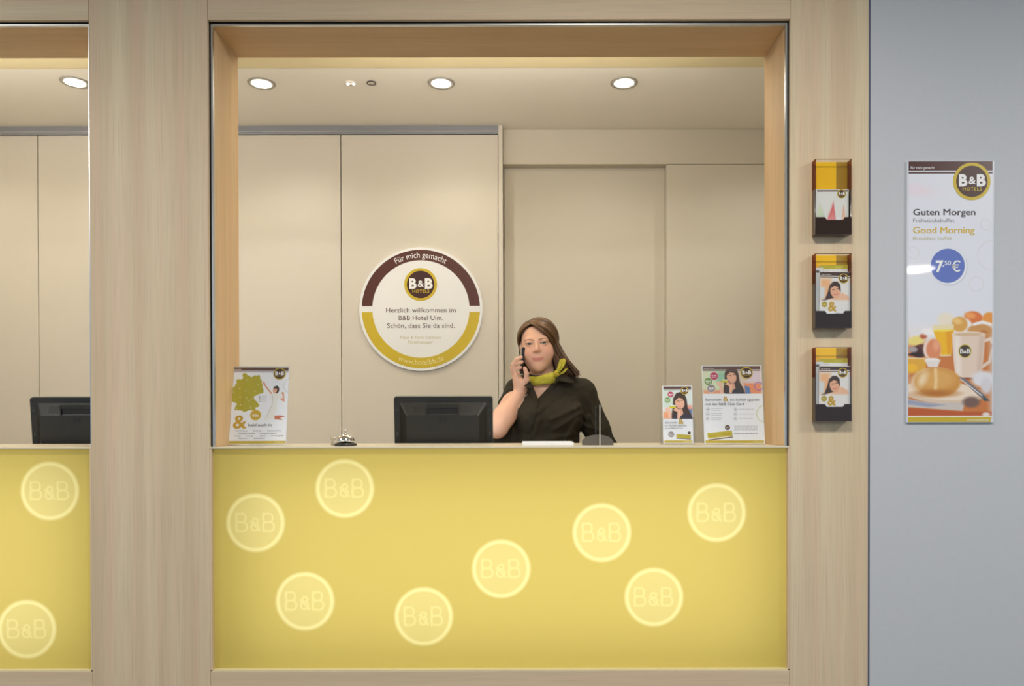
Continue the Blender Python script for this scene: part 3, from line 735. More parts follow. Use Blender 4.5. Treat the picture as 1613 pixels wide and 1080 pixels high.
for i, v in enumerate((585, 640, 692)):
    for j, u in enumerate((660, 965)):
        x, y = unr(u, v); p.ring(x, y, 2.7, 0.5, (170, 170, 180), 0.6); p.ell(x, y, 1.0, 0.8, (110, 108, 116), 0.6)
        hgrey(p, x + 5.5, x + (23 if j == 0 else 28), y - (1.3 if j == 0 else 0), 0.9, (186, 188, 200), i * 3 + j)
        if j == 0: hgrey(p, x + 5.5, x + 21, y + 1.6, 0.9, (186, 188, 200), i * 5 + 1)
for i, v in enumerate((778, 798, 818, 858)):
    xa, y = unr(955, v); hgrey(p, xa, xa + 36, y, 1.0, (176, 178, 190) if i < 3 else (120, 118, 126), i + 40)
p.poly(Ur((660, 858), (928, 828), (942, 905), (675, 940)), (120, 92, 70)); p.poly(Ur((660, 856), (927, 826), (938, 893), (670, 928)), (240, 236, 226)); p.poly(Ur((660, 856), (927, 826), (936, 886), (668, 915)), (196, 178, 44))
xa, y = unr(680, 890); hgrey(p, xa, xa + 10, y, 0.9, (120, 100, 40), 2); xa, y = unr(835, 868); hgrey(p, xa, xa + 12, y, 0.9, (120, 100, 40), 9)
x, y = unr(880, 792); p.ell(x, y, 4.0, 4.0, (76, 54, 44)); hgrey(p, x - 2.6, x + 2.6, y, 1.3, (240, 236, 230), 4)
p.rect(x0 + 0.5, 693.6, x1, 698, (200, 174, 48)); hgrey(p, 1186, 1201, 696, 0.9, (240, 232, 190), 3)
link('poster', lm(p.mesh('poster', -w / 2, w / 2, 0.002, h, -0.001)), M['printm'], t)
acrylic_holder(t, w, h, lm, LEAN)
sheet_text(t, lm, 'Sammeln', unr(636, 0)[0] - 5.3, unr(812, 0)[0] - 5.3, unr(0, 486)[1], 3.9, fr, 'text_d', 0.006)
sheet_text(t, lm, '&', unr(830, 0)[0] - 5.3, unr(893, 0)[0] - 5.3, unr(0, 490)[1], 8.2, fr, 'gold', 0.02)
sheet_text(t, lm, 'im Schlaf sparen', unr(910, 0)[0] - 5.3, unr(1226, 0)[0] - 5.3, unr(0, 487)[1], 3.9, fr, 'text_d', 0.006)
sheet_text(t, lm, 'mit der B&B Club Card', unr(640, 0)[0] - 5.5, unr(1062, 0)[0] - 5.5, unr(0, 535)[1], 3.9, fr, 'text_d', 0.006)
sheet_logo(t, lm, unr(1127, 0)[0] - 8.5, unr(0, 167)[1], 9.9, fr)

# small leaflet dispenser with club card leaflets
Yd = 0.14; b = P(1067.5, 700, Yd); kk = (Yd + 2.5) / F
t = thing('leaflet_dispenser', 'small clear counter dispenser left of the club card poster', 'leaflet holder', (b.x, Yd, ZS + 0.0008), (0, 0, R(-3)))
hw = 27.0 * kk
lm2 = lambda me: (me.transform(Matrix.Rotation(R(-8), 4, 'X')), me)[1]
for nm, a in (('front_pocket', (-hw, hw, -0.022, -0.020, 0.0, 42 * kk)), ('back_plate', (-hw, hw, 0.008, 0.010, 0.0, 84 * kk)), ('side_plate', (-hw, -hw + 0.002, -0.020, 0.008, 0.0, 40 * kk)), ('side_plate', (hw - 0.002, hw, -0.020, 0.008, 0.0, 40 * kk)), ('bottom_plate', (-hw, hw, -0.020, 0.008, 0.0, 0.002))):
    bm = bmesh.new(); add_box(bm, *a); link(nm, lm2(bm_mesh(nm, bm)), M['clear'], t)
wf_, hf_ = 46.5 * kk, 91.5 * kk
lf = thing('leaflet', 'club card leaflet standing in the small clear counter dispenser', 'leaflet', (b.x, Yd, ZS + 0.0032), (0, 0, R(-3)))
fr = (1044, 1091, 608.5, 700, wf_, hf_)
p = Print(1044, 608.5, 1091, 700, 0.42, (240, 243, 252))
def ud(u, v):
    X, Y_ = 1020 + u / 7.013, 560 + v / 7.013; k = (700 - Y_) / 91.5
    return (X + k * 2.6, Y_)
p.rect(1045.5, 616, 1090, 661, (214, 224, 222)); p.rect(1045, 612, 1062, 640, (206, 224, 210), 10); p.rect(1072, 640, 1090, 661, (228, 150, 130), 4); p.rect(1045, 650, 1056, 661, (240, 160, 120), 4); p.rect(1080, 646, 1090, 661, (90, 120, 170), 3)
x, y = ud(345, 575); woman_card(p, x - 3.0, y + 2.0, 0.78)
p.rect(1044, 661.5, 1091, 690, (240, 243, 252)); header(p, 1045.5, 1089.5, 609.5, 4.0, 0.9)
for (u, v), r_, col in (((242, 437), 4.6, (186, 50, 92)), ((208, 500), 4.4, (112, 152, 70)), ((253, 882), 4.6, (140, 132, 138))):
    x, y = ud(u, v); p.ell(x, y, r_, r_, col); hgrey(p, x - 3, x + 3, y - 0.3, 1.5, (246, 240, 242), int(u)); hgrey(p, x - 2.5, x + 2.5, y + 1.8, 0.7, (246, 240, 242), int(v))
p.poly([ud(*q) for q in ((312, 880), (472, 890), (470, 935), (313, 922))], (190, 172, 48)); p.line([ud(313, 926), ud(470, 937)], 0.9, (96, 76, 70)); x, y = ud(452, 866); p.ell(x, y, 2.4, 2.4, (76, 54, 44))
p.rect(1045.5, 695.4, 1089.5, 699, (200, 174, 48)); hgrey(p, 1076, 1088, 697.2, 0.8, (240, 232, 190), 3)
link('front_page', lm2(p.mesh('front_page', -wf_ / 2, wf_ / 2, 0.0, hf_, -0.016)), M['printm'], lf)
bm = bmesh.new(); add_box(bm, -wf_ / 2, wf_ / 2, -0.0155, -0.006, 0.0, hf_); link('pages', lm2(bm_mesh('pages', bm)), M['paper'], lf)
for body, u0, u1, v, cap, mm, bo in (('Sammeln', 183, 316, 762, 3.4, 'text_g', 0.004), ('&', 330, 393, 768, 8.2, 'gold', 0.02), ('im Schlaf sparen', 183, 420, 795, 3.2, 'text_g', 0.004), ('mit der B&B Club Card', 183, 380, 822, 2.2, 'text_g', 0.0)):
    sheet_text(lf, lm2, body, ud(u0, v)[0], ud(u1, v)[0], ud(0, v)[1], cap, fr, mm, bo, y=-0.0166)
sheet_logo(lf, lm2, *ud(397, 396), 6.3, fr, y=-0.0163)

# ------------------------------------------------------------------ service bell, ornament, tray, upright acrylic plate
Yb = 0.10; b = P(544, 701, Yb); kb = (Yb + 2.5) / F
t = thing('service_bell', 'chrome service bell on a black base standing on the counter', 'bell', (b.x, Yb, ZS))
link('base', lathe_mesh('base', [(0, 0.0), (17.5 * kb, 0.0), (18.2 * kb, 0.003), (17.5 * kb, 0.007), (14 * kb, 0.0115), (6 * kb, 0.0135), (0, 0.0135)]), M['bellbase'], t)
prof = [(14.6 * kb, 0.0165), (14.8 * kb, 0.018)] + [(14.2 * kb * math.cos(R(a)), 0.018 + 0.023 * math.sin(R(a))) for a in range(6, 84, 6)] + [(0.003, 0.0412), (0, 0.0414)]
link('dome', lathe_mesh('dome', prof), M['chrome'], t)
link('stem', lathe_mesh('stem', [(0.005, 0.013), (0.005, 0.018), (0.0, 0.018)], 16), M['chrome'], t)
link('plunger', lathe_mesh('plunger', [(0.0032, 0.041), (0.0032, 0.046), (0.0018, 0.047), (0.0016, 0.052), (0.0026, 0.053), (0.0022, 0.056), (0, 0.057)], 20), M['chrome'], t)
b2 = P(523, 699, 0.14)
t = thing('metal_ornament', 'tiny silver trinket standing just left of the service bell', 'ornament', (b2.x, 0.14, ZS))
link('stem', tube_mesh('stem', [(0.001, 0, 0), (0.0, 0, 0.012), (0.002, 0, 0.020)], [0.0048, 0.0030, 0.0042], 10), M['steel'], t)
link('head', tube_mesh('head', [(0.002, -0.003, 0.0235), (0.002, 0.003, 0.0235)], [0.0068, 0.0068], 18), M['steel'], t)
link('eyelet', tube_mesh('eyelet', [(0.0085 + 0.004 * math.cos(a * 0.7), 0, 0.024 + 0.004 * math.sin(a * 0.7)) for a in range(10)], 0.0011, 6), M['chrome'], t)

Yt = 0.06; kt = (Yt + 2.5) / F; b = P(863, 702.5, Yt)
t = thing('paper_tray', 'flat white tray lying on the counter in front of the woman', 'tray', (b.x, Yt, ZS))
hw = 40 * kt
box('tray_floor', -hw, hw, 0, 0.11, 0.0004, 0.003, M['white'], t, 0.0008)
box('front_rim', -hw, hw, -0.002, 0.002, 0.0004, 0.0125, M['white'], t, 0.001, 2); box('back_rim', -hw, hw, 0.108, 0.112, 0.0004, 0.0125, M['white'], t, 0.001, 2)
for s in (-1, 1): box('side_rim', s * hw - 0.002, s * hw + 0.002, 0.002, 0.108, 0.0004, 0.0125, M['white'], t, 0.001, 2)
pp = thing('paper_stack', 'thin stack of white paper inside the flat white tray', 'paper', (b.x, Yt, ZS))
for i in range(3): box('sheet', -hw + 0.008 + i * 0.001, hw - 0.008 + i * 0.001, 0.006, 0.103, 0.0032 + i * 0.0018, 0.0048 + i * 0.0018, M['paper'], pp)

Yg = 0.13; kg = (Yg + 2.5) / F; b = P(941.5, 700.5, Yg)
t = thing('card_stand', 'smoky half-round stand holding a thin upright plate seen edge-on', 'card stand', (b.x, Yg, ZS))
pts = [(-24.5 * kg, 0.0), (24.5 * kg, 0.0)] + [(24.3 * kg * math.cos(R(a)) , 0.004 + 14.5 * kg * math.sin(R(a)) ** 0.8) for a in range(4, 177, 8)]
prism('base', pts, -0.012, 0.012, mat('smoky_grey_plastic', rgb(96, 90, 80), 0.25, coat=0.3), t, bevel=0.002)
box('upright_plate', -0.0014, 0.0014, -0.075, 0.075, 14.6 * kg + 0.0065, 62.5 * kg, clear('edge_lit_acrylic', (0.9, 0.9, 0.86, 1), 0.25), t)
box('plate_edge', -0.0013, 0.0013, -0.0765, -0.0752, 0.0005, 62.5 * kg, mat('polished_acrylic_edge', rgb(226, 222, 206), 0.3), t)

# ------------------------------------------------------------------ monitors
def monitor(px, Y, label, yaw=0.0):
    k = (Y + 2.5) / F; zt = P(699, 623.5, Y).z; c = P(px, 660, Y)
    t = thing('monitor', label, 'monitor', (c.x, Y, ZD), (0, 0, R(yaw)), group='counter monitors')
    hw, top = 77.0 * k, zt - ZD; hgt = 0.315; bot = top - hgt
    TL = Matrix.Translation((0, 0, bot)) @ Matrix.Rotation(R(5.5), 4, 'X') @ Matrix.Translation((0, 0, -bot))   # top leans towards the lobby
    def add(name, me, m, par=None):
        me.transform(TL); o = link(name, me, m, par or t); return o
    def rr(x0, x1, z0, z1, r, n=5):
        out = []
        for cx, cz, a in ((x1 - r, z1 - r, 0), (x0 + r, z1 - r, 90), (x0 + r, z0 + r, 180), (x1 - r, z0 + r, 270)):
            out += [(cx + r * math.cos(R(a + 90 * i / n)), cz + r * math.sin(R(a + 90 * i / n))) for i in range(n + 1)]
        return out
    add('front_bezel', prism_mesh('front_bezel', rr(-hw, hw, bot, top, 0.008), 0.012, 0.032), M['plastic_l'])
    add('screen', prism_mesh('screen', rr(-hw + 0.018, hw - 0.018, bot + 0.022, top - 0.018, 0.002), 0.0318, 0.0328), M['screen'])
    add('rear_frame', prism_mesh('rear_frame', rr(-hw, hw, bot, top - 0.003, 0.008), 0.0, 0.0118, bevel=0.002), M['plastic'])
    # bulged rear shell
    x0, x1, z0, z1 = -hw + 9 * k, hw - 9 * k, bot + 0.02, top - 9.5 * k
    xi0, xi1, zi0, zi1 = x0 + 12 * k, x1 - 12 * k, z0 + 0.03, z1 - 19 * k
    bm = bmesh.new(); a = [bm.verts.new((x, 0.0005, z)) for x, z in rr(x0, x1, z0, z1, 0.010)]; b_ = [bm.verts.new((x, -0.030, z)) for x, z in rr(xi0, xi1, zi0, zi1, 0.006)]
    n = len(a)
    for i in range(n): bm.faces.new([a[i], a[(i + 1) % n], b_[(i + 1) % n], b_[i]])
    bm.faces.new(b_); add('rear_shell', bm_mesh('rear_shell', bm), M['plastic'])
    def slope(u): return 0.0005 + (-0.0305) * u       # y on the upper sloping face, u = 0 top .. 1 inner edge
    # grip recess housing, vents
    gx = 25.5 * k
    bm = bmesh.new(); A = rr(-gx, gx, zi1 - 0.5 * k, z1 - 2.5 * k, 0.006)
    a = [bm.verts.new((x, -0.0305, z)) for x, z in A]; b_ = [bm.verts.new((x, 0.002, z)) for x, z in A]; n = len(A)
    inn = rr(-gx + 2.2 * k, gx - 2.2 * k, zi1 + 0.5 * k, z1 - 8.0 * k, 0.004); c_ = [bm.verts.new((x, -0.0305, z)) for x, z in inn]; d_ = [bm.verts.new((x, -0.0262, z)) for x, z in inn]
    for i in range(n):
        j = (i + 1) % n
        bm.faces.new([a[i], b_[i], b_[j], a[j]]); bm.faces.new([a[i], a[j], c_[j], c_[i]]); bm.faces.new([c_[i], c_[j], d_[j], d_[i]])
    g = add('grip_housing', bm_mesh('grip_housing', bm), M['plastic'])
    add('grip_recess_shade', prism_mesh('grip_recess_shade', inn, -0.0264, -0.024), M['plastic_d'], g)  # shallow near-black plate; the slot's shade is put into its colour
    for s in (-1, 1):
        for i in range(9):
            xx = s * (29.5 + i * 1.85) * k; z_a, z_b = z1 - 5.5 * k, z1 - 15.0 * k
            ua, ub = (z1 - z_a) / (z1 - zi1), (z1 - z_b) / (z1 - zi1)
            bm = bmesh.new(); hw_ = 0.48 * k
            v = [bm.verts.new(q) for q in ((xx - hw_, slope(ua) - 0.0006, z_a), (xx + hw_, slope(ua) - 0.0006, z_a), (xx + hw_, slope(ub) - 0.0006, z_b), (xx - hw_, slope(ub) - 0.0006, z_b))]
            v2 = [bm.verts.new(q.co + Vector((0, 0.001, 0))) for q in v]
            bm.faces.new(v); bm.faces.new(v2[::-1])
            for i_ in range(4): bm.faces.new([v[i_], v2[i_], v2[(i_ + 1) % 4], v[(i_ + 1) % 4]])
            add('vent_slot', bm_mesh('vent_slot', bm), M['plastic_d'])
    # side perforations in rows
    bm = bmesh.new()
    for s in (-1, 1):
        for r_ in range(26):
            for q in range(3):
                zz = zi1 - 2 * k - r_ * 1.75 * k; u = 0.25 + 0.25 * q; xx = s * ((x1) * (1 - u) + xi1 * u); yy = -0.0305 * u - 0.0007
                add_box(bm, xx - 0.0009, xx + 0.0009, yy - 0.0004, yy + 0.0006, zz - 0.0008, zz + 0.0008)
    add('perforation', bm_mesh('perforation', bm), M['plastic_d'])['kind'] = 'stuff'
    # square maker's mark with the two round letters, screws
    zc = zi1 - 6.5 * k
    for nm, pts_, y_, m_ in (('mark_plate', rr(-5.6 * k, 5.6 * k, zc - 3.6 * k, zc + 3.6 * k, 0.002), -0.0306, M['plastic_d']), ('mark_disc', circle_pts(0, zc, 2.9 * k, 24), -0.0309, M['plastic'])):
        add(nm, prism_mesh(nm, pts_, y_ - 0.0003, y_ + 0.0006), m_)
    me = text_mesh('hp', 0.0, 0.9); co = np.zeros(len(me.vertices) * 3, np.float32); me.vertices.foreach_get('co', co); co = co.reshape(-1, 3)
    xs = co[:, 0].copy(); ys = co[:, 1].copy(); sc = 4.2 * k / (xs.max() - xs.min())
    co[:, 0] = -2.1 * k + (xs - xs.min()) * sc + ys * sc * 0.2; co[:, 2] = zc - 1.0 * k + ys * sc; co[:, 1] = -0.0314; me.vertices.foreach_set('co', co.ravel()); me.materials.clear()
    add('lettering', me, M['plastic_d'])
    for sx, dz in ((-20, 19.5), (20, 19.5)): add('screw', prism_mesh('screw', circle_pts(sx * k, zi1 - dz * k, 1.1 * k, 12), -0.0308, -0.029), M['plastic_d'])
    for s in (-1, 1):
        for dz in (7.0, 21.5, 25.5, 57.0, 60.0): add('screw', prism_mesh('screw', circle_pts(s * 72.5 * k, top - dz * k, (1.4 if dz == 7.0 else 0.6) * k, 10), -0.0007, 0.001), M['plastic_d'] if dz in (7.0, 25.5) else M['plastic_l'])
    # neck and foot on the work desk
    link('neck', tube_mesh('neck', [(0, 0.0, 0.012), (0, -0.012, 0.05), (0, -0.022, bot + 0.09)], [0.03, 0.026, 0.024], 16), M['plastic'], t)
    link('foot', lathe_mesh('foot', [(0, 0), (0.115, 0), (0.115, 0.006), (0.06, 0.014), (0.03, 0.02), (0, 0.02)], 40), M['plastic'], t)
    return t
monitor(699.5, 0.45, 'black monitor seen from behind, between the bell and the woman')
monitor(133, 0.45, 'black monitor seen from behind in the left bay, cut by the wooden column', 2.0)

# ------------------------------------------------------------------ breakfast poster on the lobby wall
Yw = -0.006; b = P(1497, 665.5, Yw); kw = (Yw + 2.5) / F
t = thing('wall_poster', 'tall glossy breakfast buffet poster on the grey lobby wall', 'poster', (b.x, Yw, b.z))
def wx(px): return (px - 1497) * kw
def wz(py): return (665.5 - py) * kw
box('acrylic_plate', wx(1428.3), wx(1565.7), 0.0006, 0.0075, wz(665.5), wz(254.8), mat('poster_board', rgb(214, 219, 228), 0.25, coat=0.3), t, 0.001)
p = Print(1430.5, 255, 1562.5, 664.5, 0.62, (224, 227, 238))
p.ell(1440, 300, 30, 9, (236, 214, 224), 12, 8, 0.6)  # pinkish flare of the glossy sheet, painted into the print
p.rect(1430, 255, 1562.5, 269.6, (72, 32, 28)); p.rect(1430, 271.8, 1562.5, 274.4, (72, 32, 28))
def c1(u, v): return 1400 + u / 4.91, 240 + v / 4.91
def c2(u, v): return 1400 + u / 4.695, 450 + v / 4.695
for u, v, r_ in ((745, 563, 40), (800, 800, 115), (675, 1020, 55), (185, 780, 45)): p.ring(*c1(u, v), r_ / 4.91, 1.6, (214, 212, 214), 1.5, 0.6)
x, y = c1(465, 888); p.ell(x, y, 29.0, 29.0, (204, 208, 220), 2.5); p.ell(x - 1, y - 1, 28.3, 28.3, (232, 234, 242), 1)
p.ell(*c1(453, 878), 26.8, 26.8, (92, 114, 192))
def Q2(*pts): return [c2(*q) for q in pts]
def E2(u, v, ru, rv, col, soft=1.2, ang=0, op=1.0): p.ell(*c2(u, v), ru / 4.695, rv / 4.695, col, soft, ang, op)
# breakfast photograph
p.poly(Q2((130, 360), (330, 330), (760, 300), (760, 965), (130, 965)), (204, 122, 62), 16)
p.poly(Q2((130, 300), (760, 250), (760, 330), (460, 420), (130, 420)), (232, 228, 232), 14)
E2(420, 250, 60, 50, (236, 226, 206), 6); E2(625, 238, 68, 48, (222, 118, 56), 3, 8); E2(600, 220, 40, 22, (240, 160, 90), 4, 10); E2(742, 245, 52, 48, (234, 152, 62), 3)
E2(560, 290, 60, 48, (236, 232, 234), 4, 35); E2(522, 285, 58, 56, (220, 164, 78), 3); E2(505, 262, 34, 22, (238, 196, 120), 4, 20)
E2(672, 335, 92, 52, (206, 148, 84), 3); p.line(Q2((630, 285), (690, 268), (750, 285)), 4.5, (240, 238, 240), 2.0); E2(700, 345, 26, 16, (188, 118, 60), 3)
E2(200, 405, 62, 34, (238, 220, 130), 4, -10); E2(255, 372, 26, 20, (190, 96, 60), 3); E2(290, 340, 50, 26, (244, 240, 240), 5)
p.poly(Q2((320, 290), (480, 285), (458, 520), (380, 522)), (236, 222, 180), 1.5); p.poly(Q2((330, 335), (477, 325), (458, 505), (385, 512)), (242, 186, 24), 1.5); p.poly(Q2((420, 330), (477, 326), (458, 505), (435, 510)), (232, 160, 20), 4); E2(400, 330, 74, 9, (248, 222, 90), 1.2)
E2(225, 485, 58, 46, (66, 34, 30), 2); E2(180, 470, 32, 22, (170, 160, 164), 3); E2(240, 450, 30, 18, (96, 50, 40), 3); E2(190, 508, 50, 10, (40, 24, 24), 2)
p.poly(Q2((140, 530), (280, 535), (270, 640), (140, 650)), (226, 170, 60), 2); E2(165, 605, 44, 28, (244, 190, 50), 4); p.line(Q2((140, 533), (280, 538)), 1.4, (240, 226, 200), 1)
E2(318, 470, 66, 78, (240, 220, 210), 3); E2(330, 470, 54, 76, (222, 140, 98), 3); E2(350, 440, 24, 38, (236, 166, 128), 5)
E2(322, 552, 58, 18, (244, 238, 234), 1.2); p.poly(Q2((268, 552), (378, 552), (362, 600), (290, 600)), (232, 224, 220), 1.5)
# mug, plate, roll, knife, napkin
p.line(Q2((700, 410), (750, 392), (765, 420)), 5.0, (232, 214, 200), 1.5); p.line(Q2((690, 600), (745, 560), (765, 470)), 5.0, (226, 206, 192), 1.5)
E2(600, 680, 120, 14, (150, 80, 44), 3)
p.poly(Q2((466, 352), (711, 356), (700, 520), (682, 668), (640, 678), (540, 678), (492, 664), (474, 520)), (228, 206, 190), 1.3); p.poly(Q2((478, 365), (530, 365), (535, 660), (496, 655)), (240, 226, 216), 6); p.poly(Q2((670, 370), (708, 370), (684, 650), (650, 660)), (214, 188, 170), 7)
E2(588, 357, 122, 19, (238, 222, 208), 1); E2(588, 360, 108, 14, (214, 184, 152), 1)
E2(562, 483, 48, 50, (196, 180, 50), 1); E2(562, 483, 42, 44, (72, 56, 44), 1)
E2(700, 690, 90, 60, (226, 224, 230), 6); E2(400, 790, 300, 82, (222, 198, 174), 1.6, 4); E2(390, 775, 280, 68, (238, 220, 200), 2, 4); E2(720, 740, 40, 60, (216, 212, 218), 5)
p.poly(Q2((140, 838), (330, 866), (565, 862), (545, 925), (140, 896)), (206, 196, 190), 1.8); p.poly(Q2((140, 840), (300, 868), (420, 880), (300, 896), (140, 876)), (158, 162, 184), 3)
E2(610, 860, 62, 40, (120, 92, 84), 5)
E2(345, 715, 185, 110, (228, 196, 160), 4); E2(360, 712, 168, 106, (210, 148, 68), 3); E2(350, 690, 140, 70, (222, 168, 92), 8); p.line(Q2((345, 620), (350, 700), (345, 760)), 5, (240, 206, 150), 4); E2(350, 795, 140, 24, (184, 116, 48), 6); E2(250, 690, 30, 60, (240, 212, 170), 8, 25)
p.poly(Q2((520, 680), (560, 682), (700, 800), (745, 852), (705, 850), (640, 790)), (126, 118, 122), 1.4); p.line(Q2((530, 690), (690, 812)), 1.4, (226, 226, 230), 1.0); p.poly(Q2((690, 810), (745, 850), (705, 852)), (70, 84, 92), 1.5)
p.poly(Q2((140, 900), (545, 930), (760, 930), (760, 965), (140, 965)), (190, 92, 44), 3); E2(720, 950, 30, 14, (232, 220, 214), 2)
p.rect(1430, 654.6, 1562.5, 656.4, (240, 240, 240)); p.rect(1430, 656.6, 1560.5, 664.5, (202, 176, 40))
link('print', p.mesh('print', wx(1430.5), wx(1562.5), wz(664.5), wz(255), 0.0), M['gloss_print'], t)
yl = -0.0004
logo(t, wx(1529.6), wz(286.6), 29.4 * kw, yl)
for body, u0, u1, base, cap, mm, bo in (('Für mich gemacht', 1433.8, 1470.9, 267, 4.2, 'text_w', 0.0), ('Guten Morgen', 1437.7, 1535, 339.4, 10.0, 'text_d', 0.0), ('Frühstücksbuffet', 1437.7, 1502.4, 350.4, 6.0, 'text_g', -0.006),
                                       ('Good Morning', 1437.4, 1534, 367.7, 10.2, 'text_y', 0.0), ('Breakfast buffet', 1437.4, 1498.8, 378.5, 5.9, 'text_p', -0.006), ('7', 1473.2, 1485.5, 428.2, 17.4, 'text_w', 0.035), (',', 1484, 1486.6, 419.5, 7.5, 'text_w', 0.01), ('50', 1487.2, 1497.2, 417.6, 6.6, 'text_w', 0.005),
                                       ('€', 1498.2, 1511.6, 428, 16.6, 'text_w', 0.0), ('www.hotelbb.de', 1523, 1557, 662.6, 3.2, 'text_w', 0.0)):
    lettering(body, wx(u0), wx(u1), wz(base), cap * kw, yl, M[mm], t, bo, 1.0, dup=0.0011 if body in ('Guten Morgen', 'Good Morning', '€') else 0.0)
x, y = c2(562, 483)
for ch, a, e in (('B', -7.8, -2.2), ('B', 2.8, 8.6), ('&', -2.0, 2.4)): lettering(ch, wx(x + a), wx(x + e), wz(y + 3.4), (6.8 if ch == 'B' else 4.6) * kw, yl, M['text_w'], t, 0.02)

# ------------------------------------------------------------------ amber leaflet holders on the right column
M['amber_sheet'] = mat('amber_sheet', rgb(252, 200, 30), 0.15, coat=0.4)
M['amber_dark'] = mat('amber_sheet_darker', rgb(176, 138, 40), 0.2, coat=0.4)
HD = 0.032
M['clear_front'] = clear('pale_clear_front', (0.99, 0.98, 0.96, 1), 0.03)
def holder(py0, py1, label):
    k = (2.5 - HD) / F; b = P(1312.5, py1, -HD); top = P(1312.5, py0, -HD).z - b.z
    t = thing('leaflet_holder', label, 'leaflet holder', (b.x, 0, b.z)); hw = 28.0 * k
    lipz = 27.0 * k; mid = top - 46.5 * k
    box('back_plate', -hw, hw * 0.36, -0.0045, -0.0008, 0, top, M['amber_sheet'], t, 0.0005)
    box('darker_plate', hw * 0.36 + 0.0002, hw, -0.0045, -0.0008, 0, top, M['amber_dark'], t, 0.0005)  # right third of the back plate in a darker amber
    for s in (-1, 1):
        a, e = (s * hw - 0.0012, s * hw + 0.0012)
        sp = box('side_plate', a, e, -HD, -0.0046, 0, mid, M['pocket'], t, 0.0004); box('side_wing', a, e, -HD, -0.0046, mid + 0.0002, top, M['amber_d'], sp)
    z2 = lipz - 4.3 * k
    pts = [(-hw - 0.0012, 0), (hw + 0.0012, 0), (hw + 0.0012, lipz), (18.0 * k, lipz), (15.0 * k, z2), (-10.5 * k, z2), (-13.5 * k, lipz), (-hw - 0.0012, lipz)]
    prism('front_lip', pts, -HD - 0.0022, -HD - 0.0002, M['pocket'], t)
    box('bottom_plate', -hw, hw, -HD, -0.0046, 0, 0.0022, M['pocket'], t)
    bm = bmesh.new(); add_box(bm, -hw - 0.0012, hw + 0.0012, -HD - 0.0022, -HD - 0.0002, lipz + 0.0006, top); link('clear_front', bm_mesh('clear_front', bm), M['clear_front'], t)
    box('top_edge', -hw - 0.0012, hw + 0.0012, -HD - 0.0024, -HD, top - 0.0012, top + 0.0004, M['pocket'], t)
    return t, b, k
def leaflet(b, k, p, frm, yoff, label, rotz=0.0, rx=0.0, lg=None, texts=()):
    """p = Print in px units; frm = its px box; stands in a holder"""
    l, r_, tp, bt = frm; w, h = (r_ - l) * k, (bt - tp) * k; cx = ((l + r_) / 2 - 1312.5) * k
    zb0 = 0.0030
    o = thing('leaflet', label, 'leaflet', (b.x + cx, yoff, b.z + zb0), (R(rx), R(rotz), 0), group='leaflets in the amber holders')
    X = lambda u: (u - (l + r_) / 2) * k; Z = lambda q: (bt - q) * k
    link('front_page', p.mesh('front_page', -w / 2, w / 2, 0.0, h, 0.0), M['printm'], o)
    box('pages', -w / 2, w / 2, 0.0003, 0.0035, 0.0, h, M['paper'], o)
    if lg: logo(o, X(lg[0]), Z(lg[1]), lg[2] * k, -0.0003)
    for body, u0, u1, base, cap, mm, bo in texts: lettering(body, X(u0), X(u1), Z(base), cap * k, -0.0004, M[mm], o, bo)
    return o
# top holder: leaflet with a red pencil tower
tt, b, k = holder(250.6, 369, 'topmost amber leaflet holder on the right column, mostly empty')
frm = (1286.2, 1338.2, 297.3, 367.5)
p = Print(*[frm[0], frm[2], frm[1], frm[3]], 0.42, (226, 230, 234)); p.rect(1288.5, 298.6, 1337, 300.8, (88, 62, 52))
p.poly([(1303, 347), (1314.2, 315), (1318, 347)], (232, 130, 130), 3, op=0.55)
for i in range(-5, 6): p.line([(1314 + i * 0.15, 317 + abs(i) * 1.5), (1311.5 + i * 1.4, 347)], 0.5, (214, 76, 84), 0.7, 0.8)
p.line([(1328, 347), (1330.5, 323), (1333, 347)], 1.0, (238, 160, 130), 1.0); p.poly([(1327.5, 347), (1330.4, 325), (1333.5, 347)], (244, 190, 160), 2, op=0.6)
p.poly([(1288, 340), (1293, 318), (1299, 340)], (208, 226, 190), 3, op=0.8); p.poly([(1292, 344), (1296, 326), (1303, 344)], (196, 218, 200), 3, op=0.6)
leaflet(b, k, p, frm, -0.024, 'white leaflet with a red pencil tower in the topmost amber holder', lg=(1327, 304.3, 7.0))
